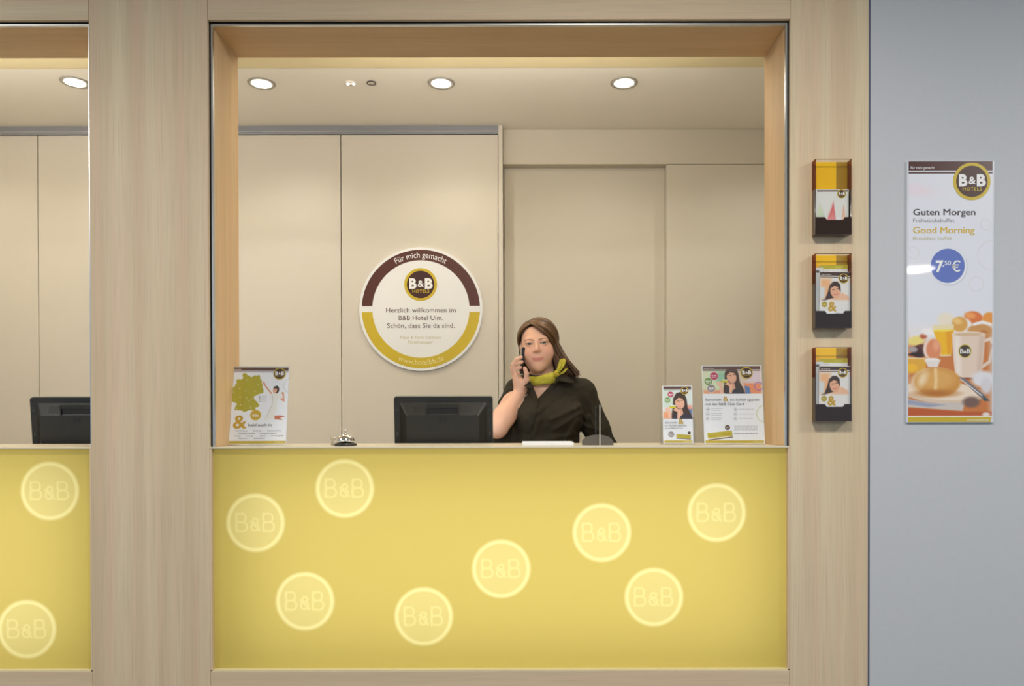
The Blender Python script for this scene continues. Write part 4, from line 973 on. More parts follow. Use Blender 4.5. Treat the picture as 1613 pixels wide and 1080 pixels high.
def girl_leaflets(py0, py1, which, dx, yh, tilt):
    tt, b, k = holder(py0, py1, f'{which} amber leaflet holder on the right column, filled with leaflets')
    frm = (1293.5 + dx, 1339.0, yh - 12.6, py1 - 1.6)
    p = Print(frm[0], frm[2], frm[1], frm[3], 0.5, (228, 231, 236)); p.rect(frm[0], frm[2], frm[1], frm[2] + 6.4, (190, 180, 44)); p.rect(frm[0] + 24, frm[2] + 3.2, frm[0] + 38, frm[2] + 4.4, (222, 214, 130)); p.ell(frm[0] + 4, frm[2] + 9.0, 2.2, 2.2, (110, 104, 96)); p.rect(frm[0] + 8, frm[2] + 8.4, frm[0] + 16, frm[2] + 9.4, (190, 190, 190))
    leaflet(b, k, p, frm, -0.0125, f'green-topped leaflet at the back of the {which} amber holder')
    frm = (1287.0 if tilt else 1286.0, 1299.0 if tilt else 1300, yh - 7.5 if tilt else yh + 1.0, py1 - 1.6)
    p = Print(frm[0], frm[2], frm[1], frm[3], 0.5, (216, 222, 230)); p.rect(frm[0], frm[2] + 4, frm[0] + 6, frm[2] + 8, (96, 90, 90)); p.rect(frm[0] + 1, frm[2] + 18, frm[0] + 5, frm[2] + 40, (206, 216, 226), 3)
    leaflet(b, k, p, frm, -0.0185, f'pale narrow leaflet peeking out at the left of the {which} amber holder')
    frm = (1290.6 + dx * 0.6, 1339.6, yh - 0.8, py1 - 1.8)
    p = Print(frm[0], frm[2], frm[1], frm[3], 0.4, (230, 232, 238)); l = frm[0]
    p.rect(l, yh, frm[1], yh + 5.6, (74, 54, 50)); p.rect(l, yh + 7.2, frm[1], yh + 8.6, (96, 82, 80)); hgrey(p, l + 3, l + 17, yh + 4.0, 0.9, (226, 220, 214), 4)
    p.rect(l + 1, yh + 10.5, l + 17, yh + 46, (240, 186, 140), 8); p.rect(l, yh + 24, l + 8, yh + 42, (214, 226, 236), 5)
    woman_lying(p, l + 22.0, yh + 37.0, 0.92)
    p.rect(l, yh + 44, frm[1], frm[3], (230, 232, 238), 5); p.ell(l + 8, yh + 51, 4.6, 4.6, (176, 160, 60)); hgrey(p, l + 5, l + 11, yh + 51, 1.2, (226, 214, 150), 2)
    leaflet(b, k, p, frm, -0.0262, f'leaflet with a smiling dark-haired woman, front of the {which} amber holder', rotz=tilt, lg=(l + 37.0, yh + 9.8, 7.7),
            texts=(('&', l + 13.5, l + 27.5, yh + 61, 14.5, 'gold', 0.03), ('jeden', l + 25, l + 34, yh + 66.0, 3.0, 'text_g', 0.0)))
girl_leaflets(399.3, 516.6, 'middle', 0.8, 427.8, 1.2)
girl_leaflets(546.9, 663.2, 'lowest', 0.0, 576.4, 0.6)

# ------------------------------------------------------------------ the receptionist
YQ = 0.80                                        # depth of her body axis
X0 = P(856, 640, YQ).x
def q(px, py, dy=0.0):
    v = P(px, py, YQ + dy); return np.array((v.x - X0, dy, v.z))
def spaced(segs):
    out = [segs[0][0]]
    for a, b, s in segs:
        n = max(1, int(round((b - a) / s))); out += list(a + (b - a) * (np.arange(1, n + 1)) / n)
    return np.array(out, np.float32)
class Field:
    """signed distance field on a rectilinear grid, with smooth unions and carving"""
    def __init__(s, xs, ys, zs):
        s.x, s.y, s.z = xs, ys, zs; s.F = np.full((len(xs), len(ys), len(zs)), 0.2, np.float32)
    def sub(s, lo, hi):
        r = [slice(max(0, np.searchsorted(a, l) - 1), min(len(a), np.searchsorted(a, h) + 1)) for a, l, h in ((s.x, lo[0], hi[0]), (s.y, lo[1], hi[1]), (s.z, lo[2], hi[2]))]
        return tuple(r), s.x[r[0]][:, None, None], s.y[r[1]][None, :, None], s.z[r[2]][None, None, :]
    def union(s, fn, lo, hi, k=0.02):
        m = k + 0.02
        r, X, Y, Z = s.sub(np.asarray(lo) - m, np.asarray(hi) + m)
        d = fn(X, Y, Z).astype(np.float32); s.F[r] = smin(s.F[r], d, k)
    def carve(s, fn, lo, hi, k=0.01):
        r, X, Y, Z = s.sub(lo, hi); d = fn(X, Y, Z).astype(np.float32); s.F[r] = -smin(-s.F[r], d, k)
    def ell(s, c, r, k=0.03): s.union(lambda X, Y, Z: sd_ell(X - c[0], Y - c[1], Z - c[2], r), np.array(c) - r, np.array(c) + r, k)
    def cone(s, a, b, ra, rb, k=0.02):
        a, b = np.asarray(a, float), np.asarray(b, float); m = max(ra, rb)
        s.union(lambda X, Y, Z: sd_cone(X, Y, Z, a, b, ra, rb), np.minimum(a, b) - m, np.maximum(a, b) + m, k)
    def mesh(s):
        Fv = s.F; x, y, z = s.x, s.y, s.z; I = Fv < 0; nx, ny, nz = Fv.shape
        cnt = np.zeros((nx - 1, ny - 1, nz - 1), np.int8); sl = (slice(0, -1), slice(1, None))
        for a in (0, 1):
            for b in (0, 1):
                for c in (0, 1): cnt += I[sl[a], sl[b], sl[c]]
        i, j, k = np.nonzero((cnt > 0) & (cnt < 8)); del cnt
        ids = (i.astype(np.int64) * (ny - 1) + j) * (nz - 1) + k
        cor = [(a, b, c) for a in (0, 1) for b in (0, 1) for c in (0, 1)]
        val = np.stack([Fv[i + a, j + b, k + c] for a, b, c in cor], 1); pos = np.stack([np.stack([x[i + a], y[j + b], z[k + c]], 1) for a, b, c in cor], 1)
        acc = np.zeros((len(i), 3)); n = np.zeros(len(i))
        for e0 in range(8):
            for bit in (1, 2, 4):
                e1 = e0 | bit
                if e1 == e0: continue
                v0, v1 = val[:, e0], val[:, e1]; m = (v0 < 0) != (v1 < 0); t = np.where(m, v0 / np.where(m, v0 - v1, 1), 0)[:, None]
                acc += np.where(m[:, None], pos[:, e0] * (1 - t) + pos[:, e1] * t, 0); n += m
        V = acc / n[:, None]; quads = []
        def look(a, b, c): return np.searchsorted(ids, (a.astype(np.int64) * (ny - 1) + b) * (nz - 1) + c)
        for ax in range(3):
            A = I[:-1] if ax == 0 else (I[:, :-1] if ax == 1 else I[:, :, :-1]); B = I[1:] if ax == 0 else (I[:, 1:] if ax == 1 else I[:, :, 1:])
            a, b, c = np.nonzero(A != B); o = [1 if d != ax else 0 for d in range(3)]
            ok = np.ones(len(a), bool)
            for d, arr, lim in ((0, a, nx), (1, b, ny), (2, c, nz)):
                if d != ax: ok &= (arr > 0) & (arr < lim - 1)
            a, b, c = a[ok], b[ok], c[ok]; inside = A[a, b, c]
            d1, d2 = [d for d in range(3) if d != ax]
            def off(m1, m2):
                w = [a, b, c]; w = [arr.copy() for arr in w]; w[d1] = w[d1] - m1; w[d2] = w[d2] - m2; return look(*w)
            Qd = np.stack([off(1, 1), off(0, 1), off(0, 0), off(1, 0)], 1)
            flip = inside if ax != 1 else ~inside
            Qd[~flip] = Qd[~flip][:, ::-1]; quads.append(Qd)
        return V, np.concatenate(quads)
def smin(a, b, k):
    h = np.maximum(k - np.abs(a - b), 0) / k; return np.minimum(a, b) - h * h * k * 0.25
def sd_ell(X, Y, Z, r):
    k0 = np.sqrt((X / r[0]) ** 2 + (Y / r[1]) ** 2 + (Z / r[2]) ** 2); k1 = np.sqrt((X / r[0] ** 2) ** 2 + (Y / r[1] ** 2) ** 2 + (Z / r[2] ** 2) ** 2)
    return k0 * (k0 - 1) / np.maximum(k1, 1e-6)
def sd_cone(X, Y, Z, a, b, ra, rb):
    e = b - a; t = np.clip(((X - a[0]) * e[0] + (Y - a[1]) * e[1] + (Z - a[2]) * e[2]) / max(e @ e, 1e-9), 0, 1)
    return np.sqrt((X - a[0] - e[0] * t) ** 2 + (Y - a[1] - e[1] * t) ** 2 + (Z - a[2] - e[2] * t) ** 2) - (ra + (rb - ra) * t)

# head frame: leaning a little towards the phone, turned slightly
HR = np.array(Euler((R(3), R(-4.5), R(-5)), 'XYZ').to_matrix())
HC = q(845.2, 540.5, -0.085) - HR @ np.array((0.0, -0.083, 0.003))
def to_head(X, Y, Z):
    dx, dy, dz = X - HC[0], Y - HC[1], Z - HC[2]
    return [HR[0, i] * dx + HR[1, i] * dy + HR[2, i] * dz for i in range(3)]
EYE = (0.0318, -0.0735, 0.003)
def lid_gap(x, z, s):
    """signed almond opening of one eye (negative inside)"""
    u = (x - s * EYE[0]) / 0.0150; zz = z - EYE[2] - s * u * 0.0006
    up = 0.0040 * (1 - u * u); dn = -0.0033 * (1 - u * u)
    return np.maximum(np.maximum(zz - up, dn - zz), (np.abs(u) - 1) * 0.015)
def head_sdf(X, Y, Z):
    x, y, z = to_head(X, Y, Z)
    d = sd_ell(x, y - 0.016, z - 0.030, (0.073, 0.090, 0.076))
    d = smin(d, sd_ell(x, y + 0.020, z + 0.030, (0.0615, 0.066, 0.084)), 0.03)
    d = smin(d, sd_ell(x, y + 0.030, z + 0.068, (0.0485, 0.050, 0.042)), 0.03)
    d = smin(d, sd_ell(x, y + 0.0655, z + 0.098, (0.020, 0.016, 0.016)), 0.03)
    ax = np.abs(x)
    d = smin(d, sd_ell(ax - 0.036, y + 0.052, z + 0.038, (0.027, 0.028, 0.028)), 0.03)
    d = smin(d, sd_ell(ax - 0.026, y + 0.0690, z - 0.019, (0.019, 0.010, 0.009)), 0.020)
    d = -smin(-d, sd_ell(ax - EYE[0], y + 0.096, z - 0.004, (0.020, 0.013, 0.011)), 0.014)
    n0, n1 = np.array((0, -0.0795, 0.010)), np.array((0, -0.0985, -0.021))
    d = smin(d, sd_cone(x, y, z, n0, n1, 0.0062, 0.0088), 0.010)
    d = smin(d, sd_ell(x, y + 0.1005, z + 0.0245, (0.0100, 0.0095, 0.0088)), 0.007)
    d = smin(d, sd_ell(ax - 0.0115, y + 0.0905, z + 0.0285, (0.0066, 0.009, 0.0060)), 0.006)
    d = -smin(-d, sd_ell(ax - 0.0062, y + 0.0975, z + 0.0345, (0.0032, 0.0050, 0.0024)), 0.003)
    zl = z - 6.0 * x * x
    d = smin(d, sd_ell(x, y + 0.0815, zl + 0.0600, (0.0255, 0.0075, 0.0050)), 0.006)
    d = smin(d, sd_ell(x, y + 0.0812, zl + 0.0682, (0.0225, 0.0080, 0.0056)), 0.006)
    d = smin(d, sd_ell(ax - 0.0735, y - 0.008, z + 0.008, (0.008, 0.018, 0.030)), 0.008)
    lid = np.sqrt((ax - EYE[0]) ** 2 + (y - EYE[1]) ** 2 + (z - EYE[2]) ** 2)
    d = smin(d, lid - 0.0136, 0.005)
    gap = np.minimum(lid_gap(x, z, 1), lid_gap(x, z, -1))
    d = np.maximum(d, -np.maximum(gap, np.maximum(lid - 0.020, y - EYE[1])))
    return d

SHO_L, SHO_R = q(817, 617, 0.035), q(917, 619, 0.035)       # image left / right shoulder joints
ELB_L, WRI_L = q(783, 673, -0.115), q(819.5, 617, -0.055)    # raised arm
ELB_R = q(955, 712, 0.03); WRI_R = ELB_R + np.array((-0.10, -0.225, 0.0)); WRI_R[2] = 0.882
FING = [
    ([(813, 592, -.085), (808.3, 574, -.098), (813.5, 566, -.106), (821, 562.6, -.104)], .0088),
    ([(812, 594, -.068), (807.0, 579, -.084), (813.5, 572.3, -.100), (822, 570, -.104)], .0089),
    ([(812, 597, -.050), (807.5, 585.5, -.070), (813, 580, -.090), (820, 578.6, -.098)], .0084),
    ([(813, 601, -.036), (809.0, 592, -.056), (812.5, 588, -.076), (817.5, 587, -.086)], .0074)]
def body_field():
    xs = spaced([(-0.34, -0.175, 0.004), (-0.175, 0.085, 0.0018), (0.085, 0.36, 0.004)])
    ys = spaced([(-0.30, -0.20, 0.004), (-0.20, 0.02, 0.0018), (0.02, 0.22, 0.004)])
    zs = spaced([(0.0, 0.80, 0.010), (0.80, 1.22, 0.005), (1.22, 1.68, 0.0018)])
    f = Field(xs, ys, zs)
    # torso under the shirt
    f.ell(q(864, 640, 0.03), (0.150, 0.095, 0.165), 0.05); f.ell(q(857, 715, 0.02), (0.140, 0.105, 0.16), 0.06); f.ell(np.array((0, 0.03, 0.88)), (0.165, 0.115, 0.13), 0.06)
    for px in (839, 888): f.ell(q(px, 652, -0.055), (0.070, 0.065, 0.066), 0.04)
    f.cone(SHO_L, SHO_R, 0.046, 0.046, 0.05)
    # neck with a soft transition to the chest
    f.cone(q(861, 606, 0.035), q(852, 572, -0.005), 0.056, 0.050, 0.03); f.ell(q(860, 612, 0.0), (0.095, 0.055, 0.045), 0.05)
    # legs and feet
    for s in (-1, 1):
        hip, kn, an = np.array((s * 0.085, 0.03, 0.84)), np.array((s * 0.09, 0.01, 0.46)), np.array((s * 0.095, 0.04, 0.085))
        f.cone(hip, kn, 0.082, 0.055, 0.05); f.cone(kn, an, 0.054, 0.036, 0.03); f.cone(an, an + np.array((0, -0.13, -0.052)), 0.038, 0.026, 0.03)
    # arms
    f.cone(SHO_L, ELB_L, 0.046, 0.043, 0.03); f.cone(ELB_L, ELB_L * 0.68 + WRI_L * 0.32, 0.042, 0.0425, 0.02); f.cone(ELB_L * 0.68 + WRI_L * 0.32, WRI_L, 0.0425, 0.0265, 0.02)
    f.cone(SHO_R, ELB_R, 0.046, 0.042, 0.03); f.cone(ELB_R, WRI_R, 0.041, 0.027, 0.02)
    # raised hand: palm, thenar, fingers, thumb
    for ch, r in FING:
        pts = [q(*p_) for p_ in ch]
        f.cone(WRI_L, pts[0], 0.017, 0.0115, 0.014)
    f.ell(q(818, 601, -0.065), (0.020, 0.026, 0.024), 0.014)
    th = [q(*p_) for p_ in ((822.5, 611, -.066), (829.5, 598, -.096), (829.3, 588, -.108), (826.8, 580, -.112))]
    f.cone(th[0], th[1], 0.019, 0.0125, 0.014); f.cone(th[1], th[2], 0.0115, 0.0098, 0.006); f.cone(th[2], th[3], 0.0098, 0.0080, 0.005)
    for ch, r in FING:
        pts = [q(*p_) for p_ in ch]
        for i in range(3): f.cone(pts[i], pts[i + 1], r * (1.08 - 0.08 * i), r * (1.0 - 0.08 * i), 0.004)
    # resting hand on the work desk
    d = np.array((-0.55, -0.83, 0.0)); sd = np.array((0.83, -0.55, 0.0)); base = WRI_R.copy()
    f.ell(base + d * 0.05 + np.array((0, 0, -0.004)), (0.036, 0.040, 0.015), 0.02)
    for i, (o, ln) in enumerate(((-0.030, 0.058), (-0.010, 0.072), (0.010, 0.076), (0.029, 0.066))):
        a = base + d * 0.075 + sd * o; m_ = a + d * ln * 0.55 + np.array((0, 0, 0.006)); e = a + d * ln + np.array((0, 0, -0.008))
        f.cone(a, m_, 0.0092, 0.0085, 0.006); f.cone(m_, e, 0.0085, 0.007, 0.004)
    f.cone(base + d * 0.03 - sd * 0.025, base + d * 0.075 - sd * 0.062, 0.013, 0.009, 0.010)
    # head last, sharp features kept
    f.union(head_sdf, HC - 0.15, HC + 0.15, 0.016)
    return f
bf = body_field(); BV, BQ = bf.mesh()
# skin tones: face, lips, brows, lash lines, scalp
col = np.empty((len(BV), 3)); col[:] = (226, 178, 152)
hx, hy, hz = to_head(BV[:, 0], BV[:, 1], BV[:, 2]); inhead = (np.abs(hx) < 0.1) & (hz > -0.125) & (np.abs(hy) < 0.13)
def paint(mask, c, a=1.0):
    a = (np.clip(mask, 0, 1) * a)[:, None] * inhead[:, None]; col[:] = col * (1 - a) + np.array(c, float) * a
front = (hy < -0.02)
paint(np.exp(-(((np.abs(hx) - 0.040) / 0.020) ** 2 + ((hz + 0.030) / 0.018) ** 2)) * front, (230, 156, 136), 0.4)
paint(np.exp(-((hx / 0.010) ** 2 + ((hz + 0.026) / 0.012) ** 2)) * front, (228, 158, 136), 0.5)
zl = hz - 6.0 * hx * hx
lips = np.minimum(sd_ell(hx, hy * 0, zl + 0.0602, (0.0262, 1, 0.0044)), sd_ell(hx, hy * 0, zl + 0.0680, (0.0225, 1, 0.0052)))
paint(np.where(hy < -0.06, np.clip(0.5 - lips / 0.002, 0, 1), 0), (208, 128, 118), 0.8)
paint(np.where(hy < -0.06, np.exp(-((zl + 0.0641) / 0.0011) ** 2) * (np.abs(hx) < 0.026), 0), (150, 82, 78), 0.7)
bu = (np.abs(hx) - 0.031) / 0.021; bz = hz - (0.0175 + 0.0036 * (1 - (bu - 0.25) ** 2))
paint(np.where((hy < -0.05) & (np.abs(bu) < 1), np.clip(1.25 - np.abs(bz) / (0.0022 * (1.15 - 0.45 * (bu + 1) / 2)), 0, 1), 0), (106, 72, 50), 0.85)
for s in (1, -1):
    g = lid_gap(hx, hz, s); near = (hy < -0.06) & (np.hypot(hx - s * EYE[0], hz - EYE[2]) < 0.022)
    paint(np.where(near & (hz > EYE[2] - 0.0005), np.exp(-(np.maximum(g, 0) / 0.0016) ** 2), 0), (52, 36, 30), 0.9)
    paint(np.where(near & (hz <= EYE[2] - 0.0005), np.exp(-(np.maximum(g, 0) / 0.0011) ** 2), 0), (120, 84, 70), 0.7)
    paint(np.where(near & (hz > EYE[2] + 0.004), np.exp(-((g - 0.005) / 0.0018) ** 2), 0), (186, 134, 114), 0.6)
scalp = np.clip((hz - (0.074 - 3.0 * np.maximum(hy + 0.02, 0) - 0.2 * np.abs(hx + 0.015))) / 0.006, 0, 1); scalp = np.maximum(scalp, (hy > 0.035) * 1.0)
paint(scalp, (74, 50, 34))
person = link('person', None); tag(person, 'woman in dark shirt and olive scarf holding a phone to her ear', 'person'); person.location = (X0, YQ, 0)
link('body', fast_mesh('body', BV, BQ, s2l(col)), M['skin'], person)

# eyes
def eye_mesh():
    n, m_ = 24, 32; th = np.linspace(0, np.pi, n); ph = np.linspace(0, 2 * np.pi, m_, endpoint=False); T, Pp = np.meshgrid(th, ph, indexing='ij')
    V = 0.0124 * np.stack([np.sin(T) * np.cos(Pp), -np.cos(T), np.sin(T) * np.sin(Pp)], -1).reshape(-1, 3)
    i = np.arange(n * m_).reshape(n, m_); Qd = np.stack([i[:-1], np.roll(i, -1, 1)[:-1], np.roll(i, -1, 1)[1:], i[1:]], -1).reshape(-1, 4)
    a = np.repeat(th, m_) * 0.0124; c = np.empty((len(V), 3)); c[:] = (178, 168, 162); c[a < 0.0070] = (52, 58, 56); c[a < 0.0060] = (84, 94, 88); c[a < 0.0026] = (14, 12, 12)
    return fast_mesh('eye', V, Qd, s2l(c))
em = eye_mesh(); em.materials.append(M['eye'])
for s in (-1, 1):
    c_ = HC + HR @ np.array((s * EYE[0], EYE[1], EYE[2])); o = link('eye', em, None, person, tuple(c_)); o.rotation_euler = (Matrix(HR.tolist()) @ Matrix.Rotation(R(4), 3, 'Z')).to_euler()

# shirt: a shell around the torso with sleeves, folds, open neckline
def shirt_field():
    xs = spaced([(-0.34, 0.40, 0.0034)]); ys = spaced([(-0.24, 0.22, 0.0034)]); zs = spaced([(0.86, 1.48, 0.0034)])
    f = Field(xs, ys, zs); e = 0.010
    f.ell(q(864, 640, 0.03), (0.160, 0.105, 0.175), 0.05); f.ell(q(857, 712, 0.01), (0.158, 0.122, 0.17), 0.06); f.ell(np.array((0, 0.03, 0.90)), (0.172, 0.125, 0.12), 0.06)
    for px, rr_ in ((840, 0.078), (887, 0.080)): f.ell(q(px, 655, -0.058), (rr_, 0.074, 0.076), 0.05)
    f.cone(SHO_L, SHO_R, 0.054, 0.055, 0.05)
    f.cone(q(861, 604, 0.035), q(856, 586, 0.01), 0.068, 0.064, 0.04); f.ell(q(860, 614, 0.0), (0.108, 0.066, 0.05), 0.05)
    SLV = q(784, 692, -0.025)
    f.cone(SHO_L, SLV, 0.058, 0.056, 0.03)
    f.cone(SHO_R, SHO_R * 0.4 + ELB_R * 0.6, 0.058, 0.056, 0.03); f.cone(SHO_R * 0.4 + ELB_R * 0.6, ELB_R, 0.056, 0.056, 0.02); f.cone(ELB_R, ELB_R * 0.55 + WRI_R * 0.45, 0.056, 0.052, 0.02)
    # cloth folds as ridges along lines of pull
    X, Y, Z = xs[:, None, None], ys[None, :, None], zs[None, None, :]
    for a, b, amp, wd_ in (((912, 640), (868, 660), .0060, .011), ((914, 650), (872, 676), .0055, .010), ((908, 662), (890, 695), .0050, .010), ((868, 632), (845, 650), .0030, .009), ((850, 662), (838, 690), .0030, .010), ((812, 640), (835, 668), .0035, .010), ((818, 655), (836, 684), .003, .010),
                           ((905, 628), (925, 660), .0055, .010), ((925, 622), (938, 655), .0045, .010), ((930, 655), (948, 690), .0050, .010), ((918, 668), (944, 678), .0050, .009), ((800, 612), (782, 634), .0050, .009), ((806, 620), (790, 640), .0040, .008), ((880, 612), (900, 628), .003, .009), ((866, 690), (905, 684), .004, .009)):
        pa, pb = q(*a, -0.08), q(*b, -0.08); ex, ez = pb[0] - pa[0], pb[2] - pa[2]; L2 = ex * ex + ez * ez
        tt_ = np.clip(((X - pa[0]) * ex + (Z - pa[2]) * ez) / L2, 0, 1); dd = (X - pa[0] - ex * tt_) ** 2 + (Z - pa[2] - ez * tt_) ** 2
        f.F -= (1.5 * amp * np.exp(-dd / wd_ ** 2) * np.clip((0.04 - Y) / 0.03, 0, 1)).astype(np.float32)
    f.F += (0.0012 * np.sin(X * 90 + 3 * np.sin(Z * 40)) * np.sin(Z * 75 + Y * 60)).astype(np.float32)
    inner = f.F + 0.0105
    f.F = np.maximum(f.F, -inner)
    # openings: neck, V neckline, cuffs, hem
    n0, n1 = q(860, 612, 0.03), q(850, 560, -0.015)
    f.carve(lambda X, Y, Z: sd_cone(X, Y, Z, n0, n1, 0.058, 0.070), n0 - 0.2, n1 + 0.2, 0.006)
    tri = [q(834, 594, -0.09), q(884, 588, -0.09), q(847.5, 627, -0.09)]
    def wedge(X, Y, Z):
        d = Y + 0.02 + 0 * X + 0 * Z
        for i in range(3):
            a, b = tri[i], tri[(i + 1) % 3]; nx_, nz_ = (b[2] - a[2]), -(b[0] - a[0]); ln = math.hypot(nx_, nz_)
            cc = tri[(i + 2) % 3]; sg = -1 if (cc[0] - a[0]) * nx_ + (cc[2] - a[2]) * nz_ > 0 else 1
            d = np.maximum(d, sg * ((X - a[0]) * nx_ + (Z - a[2]) * nz_) / ln)
        return d
    f.carve(wedge, np.array((-0.2, -0.24, 1.2)), np.array((0.2, 0.0, 1.48)), 0.004)
    ar_ = (WRI_R - ELB_R) / np.linalg.norm(WRI_R - ELB_R); cr_ = ELB_R + (WRI_R - ELB_R) * 0.42
    f.carve(lambda X, Y, Z: np.maximum(-((X - cr_[0]) * ar_[0] + (Y - cr_[1]) * ar_[1] + (Z - cr_[2]) * ar_[2]), np.sqrt((X - cr_[0]) ** 2 + (Y - cr_[1]) ** 2 + (Z - cr_[2]) ** 2) - 0.10), cr_ - 0.12, cr_ + 0.12, 0.003)
    f.carve(lambda X, Y, Z: Z - 0.885 + 0 * X + 0 * Y, np.array((-1, -1, 0.8)), np.array((1, 1, 0.92)), 0.003)
    return f
SV, SQ = shirt_field().mesh()
shirt = link('shirt', fast_mesh('shirt', SV, SQ), M['shirt'], person); shirt['label'] = 'dark olive-black button shirt'
bvh = BVHTree.FromPolygons([tuple(v) for v in SV], [tuple(int(i) for i in f_) for f_ in SQ])
def on_shirt(px, py, lift=0.001):
    """point of the shirt front met by the sight line of a photo pixel (local coordinates)"""
    cl0 = CAM - Vector((X0, YQ, 0)); tg = Vector(q(px, py, 0.0)); hit = bvh.ray_cast(cl0, (tg - cl0).normalized())
    return (hit[0] + hit[1].normalized() * lift * (1 if hit[1].y < 0 else -1), hit[1]) if hit[0] is not None else (tg, Vector((0, -1, 0)))
# button placket, buttons, embroidered mark
bm = bmesh.new(); rows = []
for i in range(26):
    u = i / 25; py = 625.5 + u * 73; px = 847.5 - 13.5 * u ** 0.8 - 3.0 * u; row = []
    for k_, off in enumerate((-4.4, -4.0, 0.0, 4.0, 4.4)):
        v, _ = on_shirt(px + off, py, 0.0002 if k_ in (0, 4) else 0.0019); row.append(bm.verts.new(v))
    rows.append(row)
for a, b in zip(rows, rows[1:]):
    for k_ in range(4): bm.faces.new([a[k_], a[k_ + 1], b[k_ + 1], b[k_]])
link('placket', bm_mesh('placket', bm, True), M['shirt'], shirt)
for px, py in ((836.5, 650), (832.5, 679)):
    v, n_ = on_shirt(px, py, 0.0032); me = lathe_mesh('button', [(0, 0.0012), (0.0035, 0.0014), (0.0052, 0.001), (0.0054, -0.001), (0, -0.001)], 20)
    o = link('button', me, M['button'], shirt, v); o.rotation_euler = Vector((0, 0, 1)).rotation_difference(n_ if n_.y < 0 else -n_).to_euler()
def stitched(pts, r_): return tube_mesh('embroidery', [on_shirt(x, y, 0.0012)[0] for x, y in pts], r_, 5)
for cx_, cy_, rx_, ry_, a0, a1 in ((827.5, 620.5, 3.4, 3.4, 0, 330), (827.0, 620.5, 1.7, 1.9, 20, 350), (824.5, 624.5, 3.0, 1.2, 150, 330)):
    link('embroidery', stitched([(cx_ + rx_ * math.cos(R(a)), cy_ + ry_ * math.sin(R(a))) for a in range(a0, a1, 24)], 0.0011), M['thread'], shirt)
# collar flaps
def flap(name, pts):
    top = []; bm = bmesh.new()
    for px, py, dy in pts: top.append(Vector(q(px, py, dy)))
    v = [bm.verts.new(p_) for p_ in top]; c_ = bm.verts.new(sum(top, Vector()) / len(top) + Vector((0, -0.004, 0.002)))
    for i in range(len(v)): bm.faces.new([v[i], v[(i + 1) % len(v)], c_])
    bmesh.ops.subdivide_edges(bm, edges=bm.edges[:], cuts=2, use_grid_fill=True, smooth=0.3)
    o = link(name, bm_mesh(name, bm, True), M['shirt'], shirt); s_ = o.modifiers.new('thickness', 'SOLIDIFY'); s_.thickness = 0.003; s_.offset = 0
    return o
flap('collar_flap', [(882, 583, -0.050), (890, 581, -0.020), (897, 589, -0.040), (905.5, 603.5, -0.078), (892, 602, -0.098), (880, 599, -0.106), (872, 606, -0.116), (876, 596, -0.104)])
flap('collar_flap', [(828, 592, -0.050), (823, 594, -0.030), (822, 603, -0.080), (830, 611.5, -0.114), (838, 610, -0.124), (843, 617, -0.128), (837, 603, -0.110), (831, 597, -0.085)])

# scarf: a wound band, a knot and two tails
bm = bmesh.new(); cc = q(859, 593, 0.0); n1_, n2_ = 72, 18; rings = []
for i in range(n1_):
    a = 2 * math.pi * i / n1_; ca, sa = math.cos(a), math.sin(a)
    rx_, ry_ = 0.0735, 0.080; cen = Vector((cc[0] + rx_ * sa * (1.0), cc[1] - ry_ * ca - 0.004, cc[2] + 0.016 * sa - 0.012 * max(ca, 0) ** 2 - 0.004))
    outw = Vector((sa, -ca, 0)); hh = 0.0165 + 0.006 * max(ca, 0) + 0.002 * math.sin(3 * a)
    ring_ = []
    for j in range(n2_):
        b_ = 2 * math.pi * j / n2_; fold = 1 + 0.16 * math.sin(4 * b_ + 5 * a) + 0.10 * math.sin(7 * b_ - 3 * a)
        ring_.append(bm.verts.new(cen + outw * (0.0125 * math.cos(b_) * fold) + Vector((0, 0, hh * math.sin(b_) * (1 + 0.06 * math.sin(6 * a + b_))))))
    rings.append(ring_)
for i in range(n1_):
    a_, b_ = rings[i], rings[(i + 1) % n1_]
    for j in range(n2_): bm.faces.new([a_[j], a_[(j + 1) % n2_], b_[(j + 1) % n2_], b_[j]])
scarf = link('scarf', bm_mesh('scarf', bm, True), M['scarf'], person); scarf['label'] = 'olive green neck scarf'
def tail(name, pts, widths):
    bm = bmesh.new(); rows = []
    for (px, py, dy), w_ in zip(pts, widths):
        c_ = Vector(q(px, py, dy)); row = []
        for j in range(9):
            u = j / 8 - 0.5; row.append(bm.verts.new(c_ + Vector((u * w_, 0.0045 * math.sin(u * 14) + 0.006 * abs(u), u * w_ * 0.35))))
        rows.append(row)
    for a_, b_ in zip(rows, rows[1:]):
        for j in range(8): bm.faces.new([a_[j], a_[j + 1], b_[j + 1], b_[j]])
    o = link(name, bm_mesh(name, bm, True), M['scarf'], scarf); s_ = o.modifiers.new('thickness', 'SOLIDIFY'); s_.thickness = 0.0025; s_.offset = 0
    sb = o.modifiers.new('smooth', 'SUBSURF'); sb.levels = 1; sb.render_levels = 1
tail('tail', [(876, 589, -.092), (880, 584, -.098), (884, 577, -.096), (886, 569, -.088), (885, 565, -.080)], [0.014, 0.026, 0.036, 0.032, 0.018])
tail('tail', [(876, 590, -.094), (880, 591, -.100), (886, 588, -.100), (892, 580, -.090)], [0.012, 0.022, 0.026, 0.014])
kn = q(876.5, 588.5, -0.094); bm = bmesh.new(); bmesh.ops.create_icosphere(bm, subdivisions=3, radius=1.0)
for v in bm.verts: v.co = Vector((kn[0] + v.co.x * 0.0115 * (1 + 0.12 * math.sin(9 * v.co.z)), kn[1] + v.co.y * 0.0105, kn[2] + v.co.z * 0.0155))
link('knot', bm_mesh('knot', bm, True), M['scarf'], scarf)

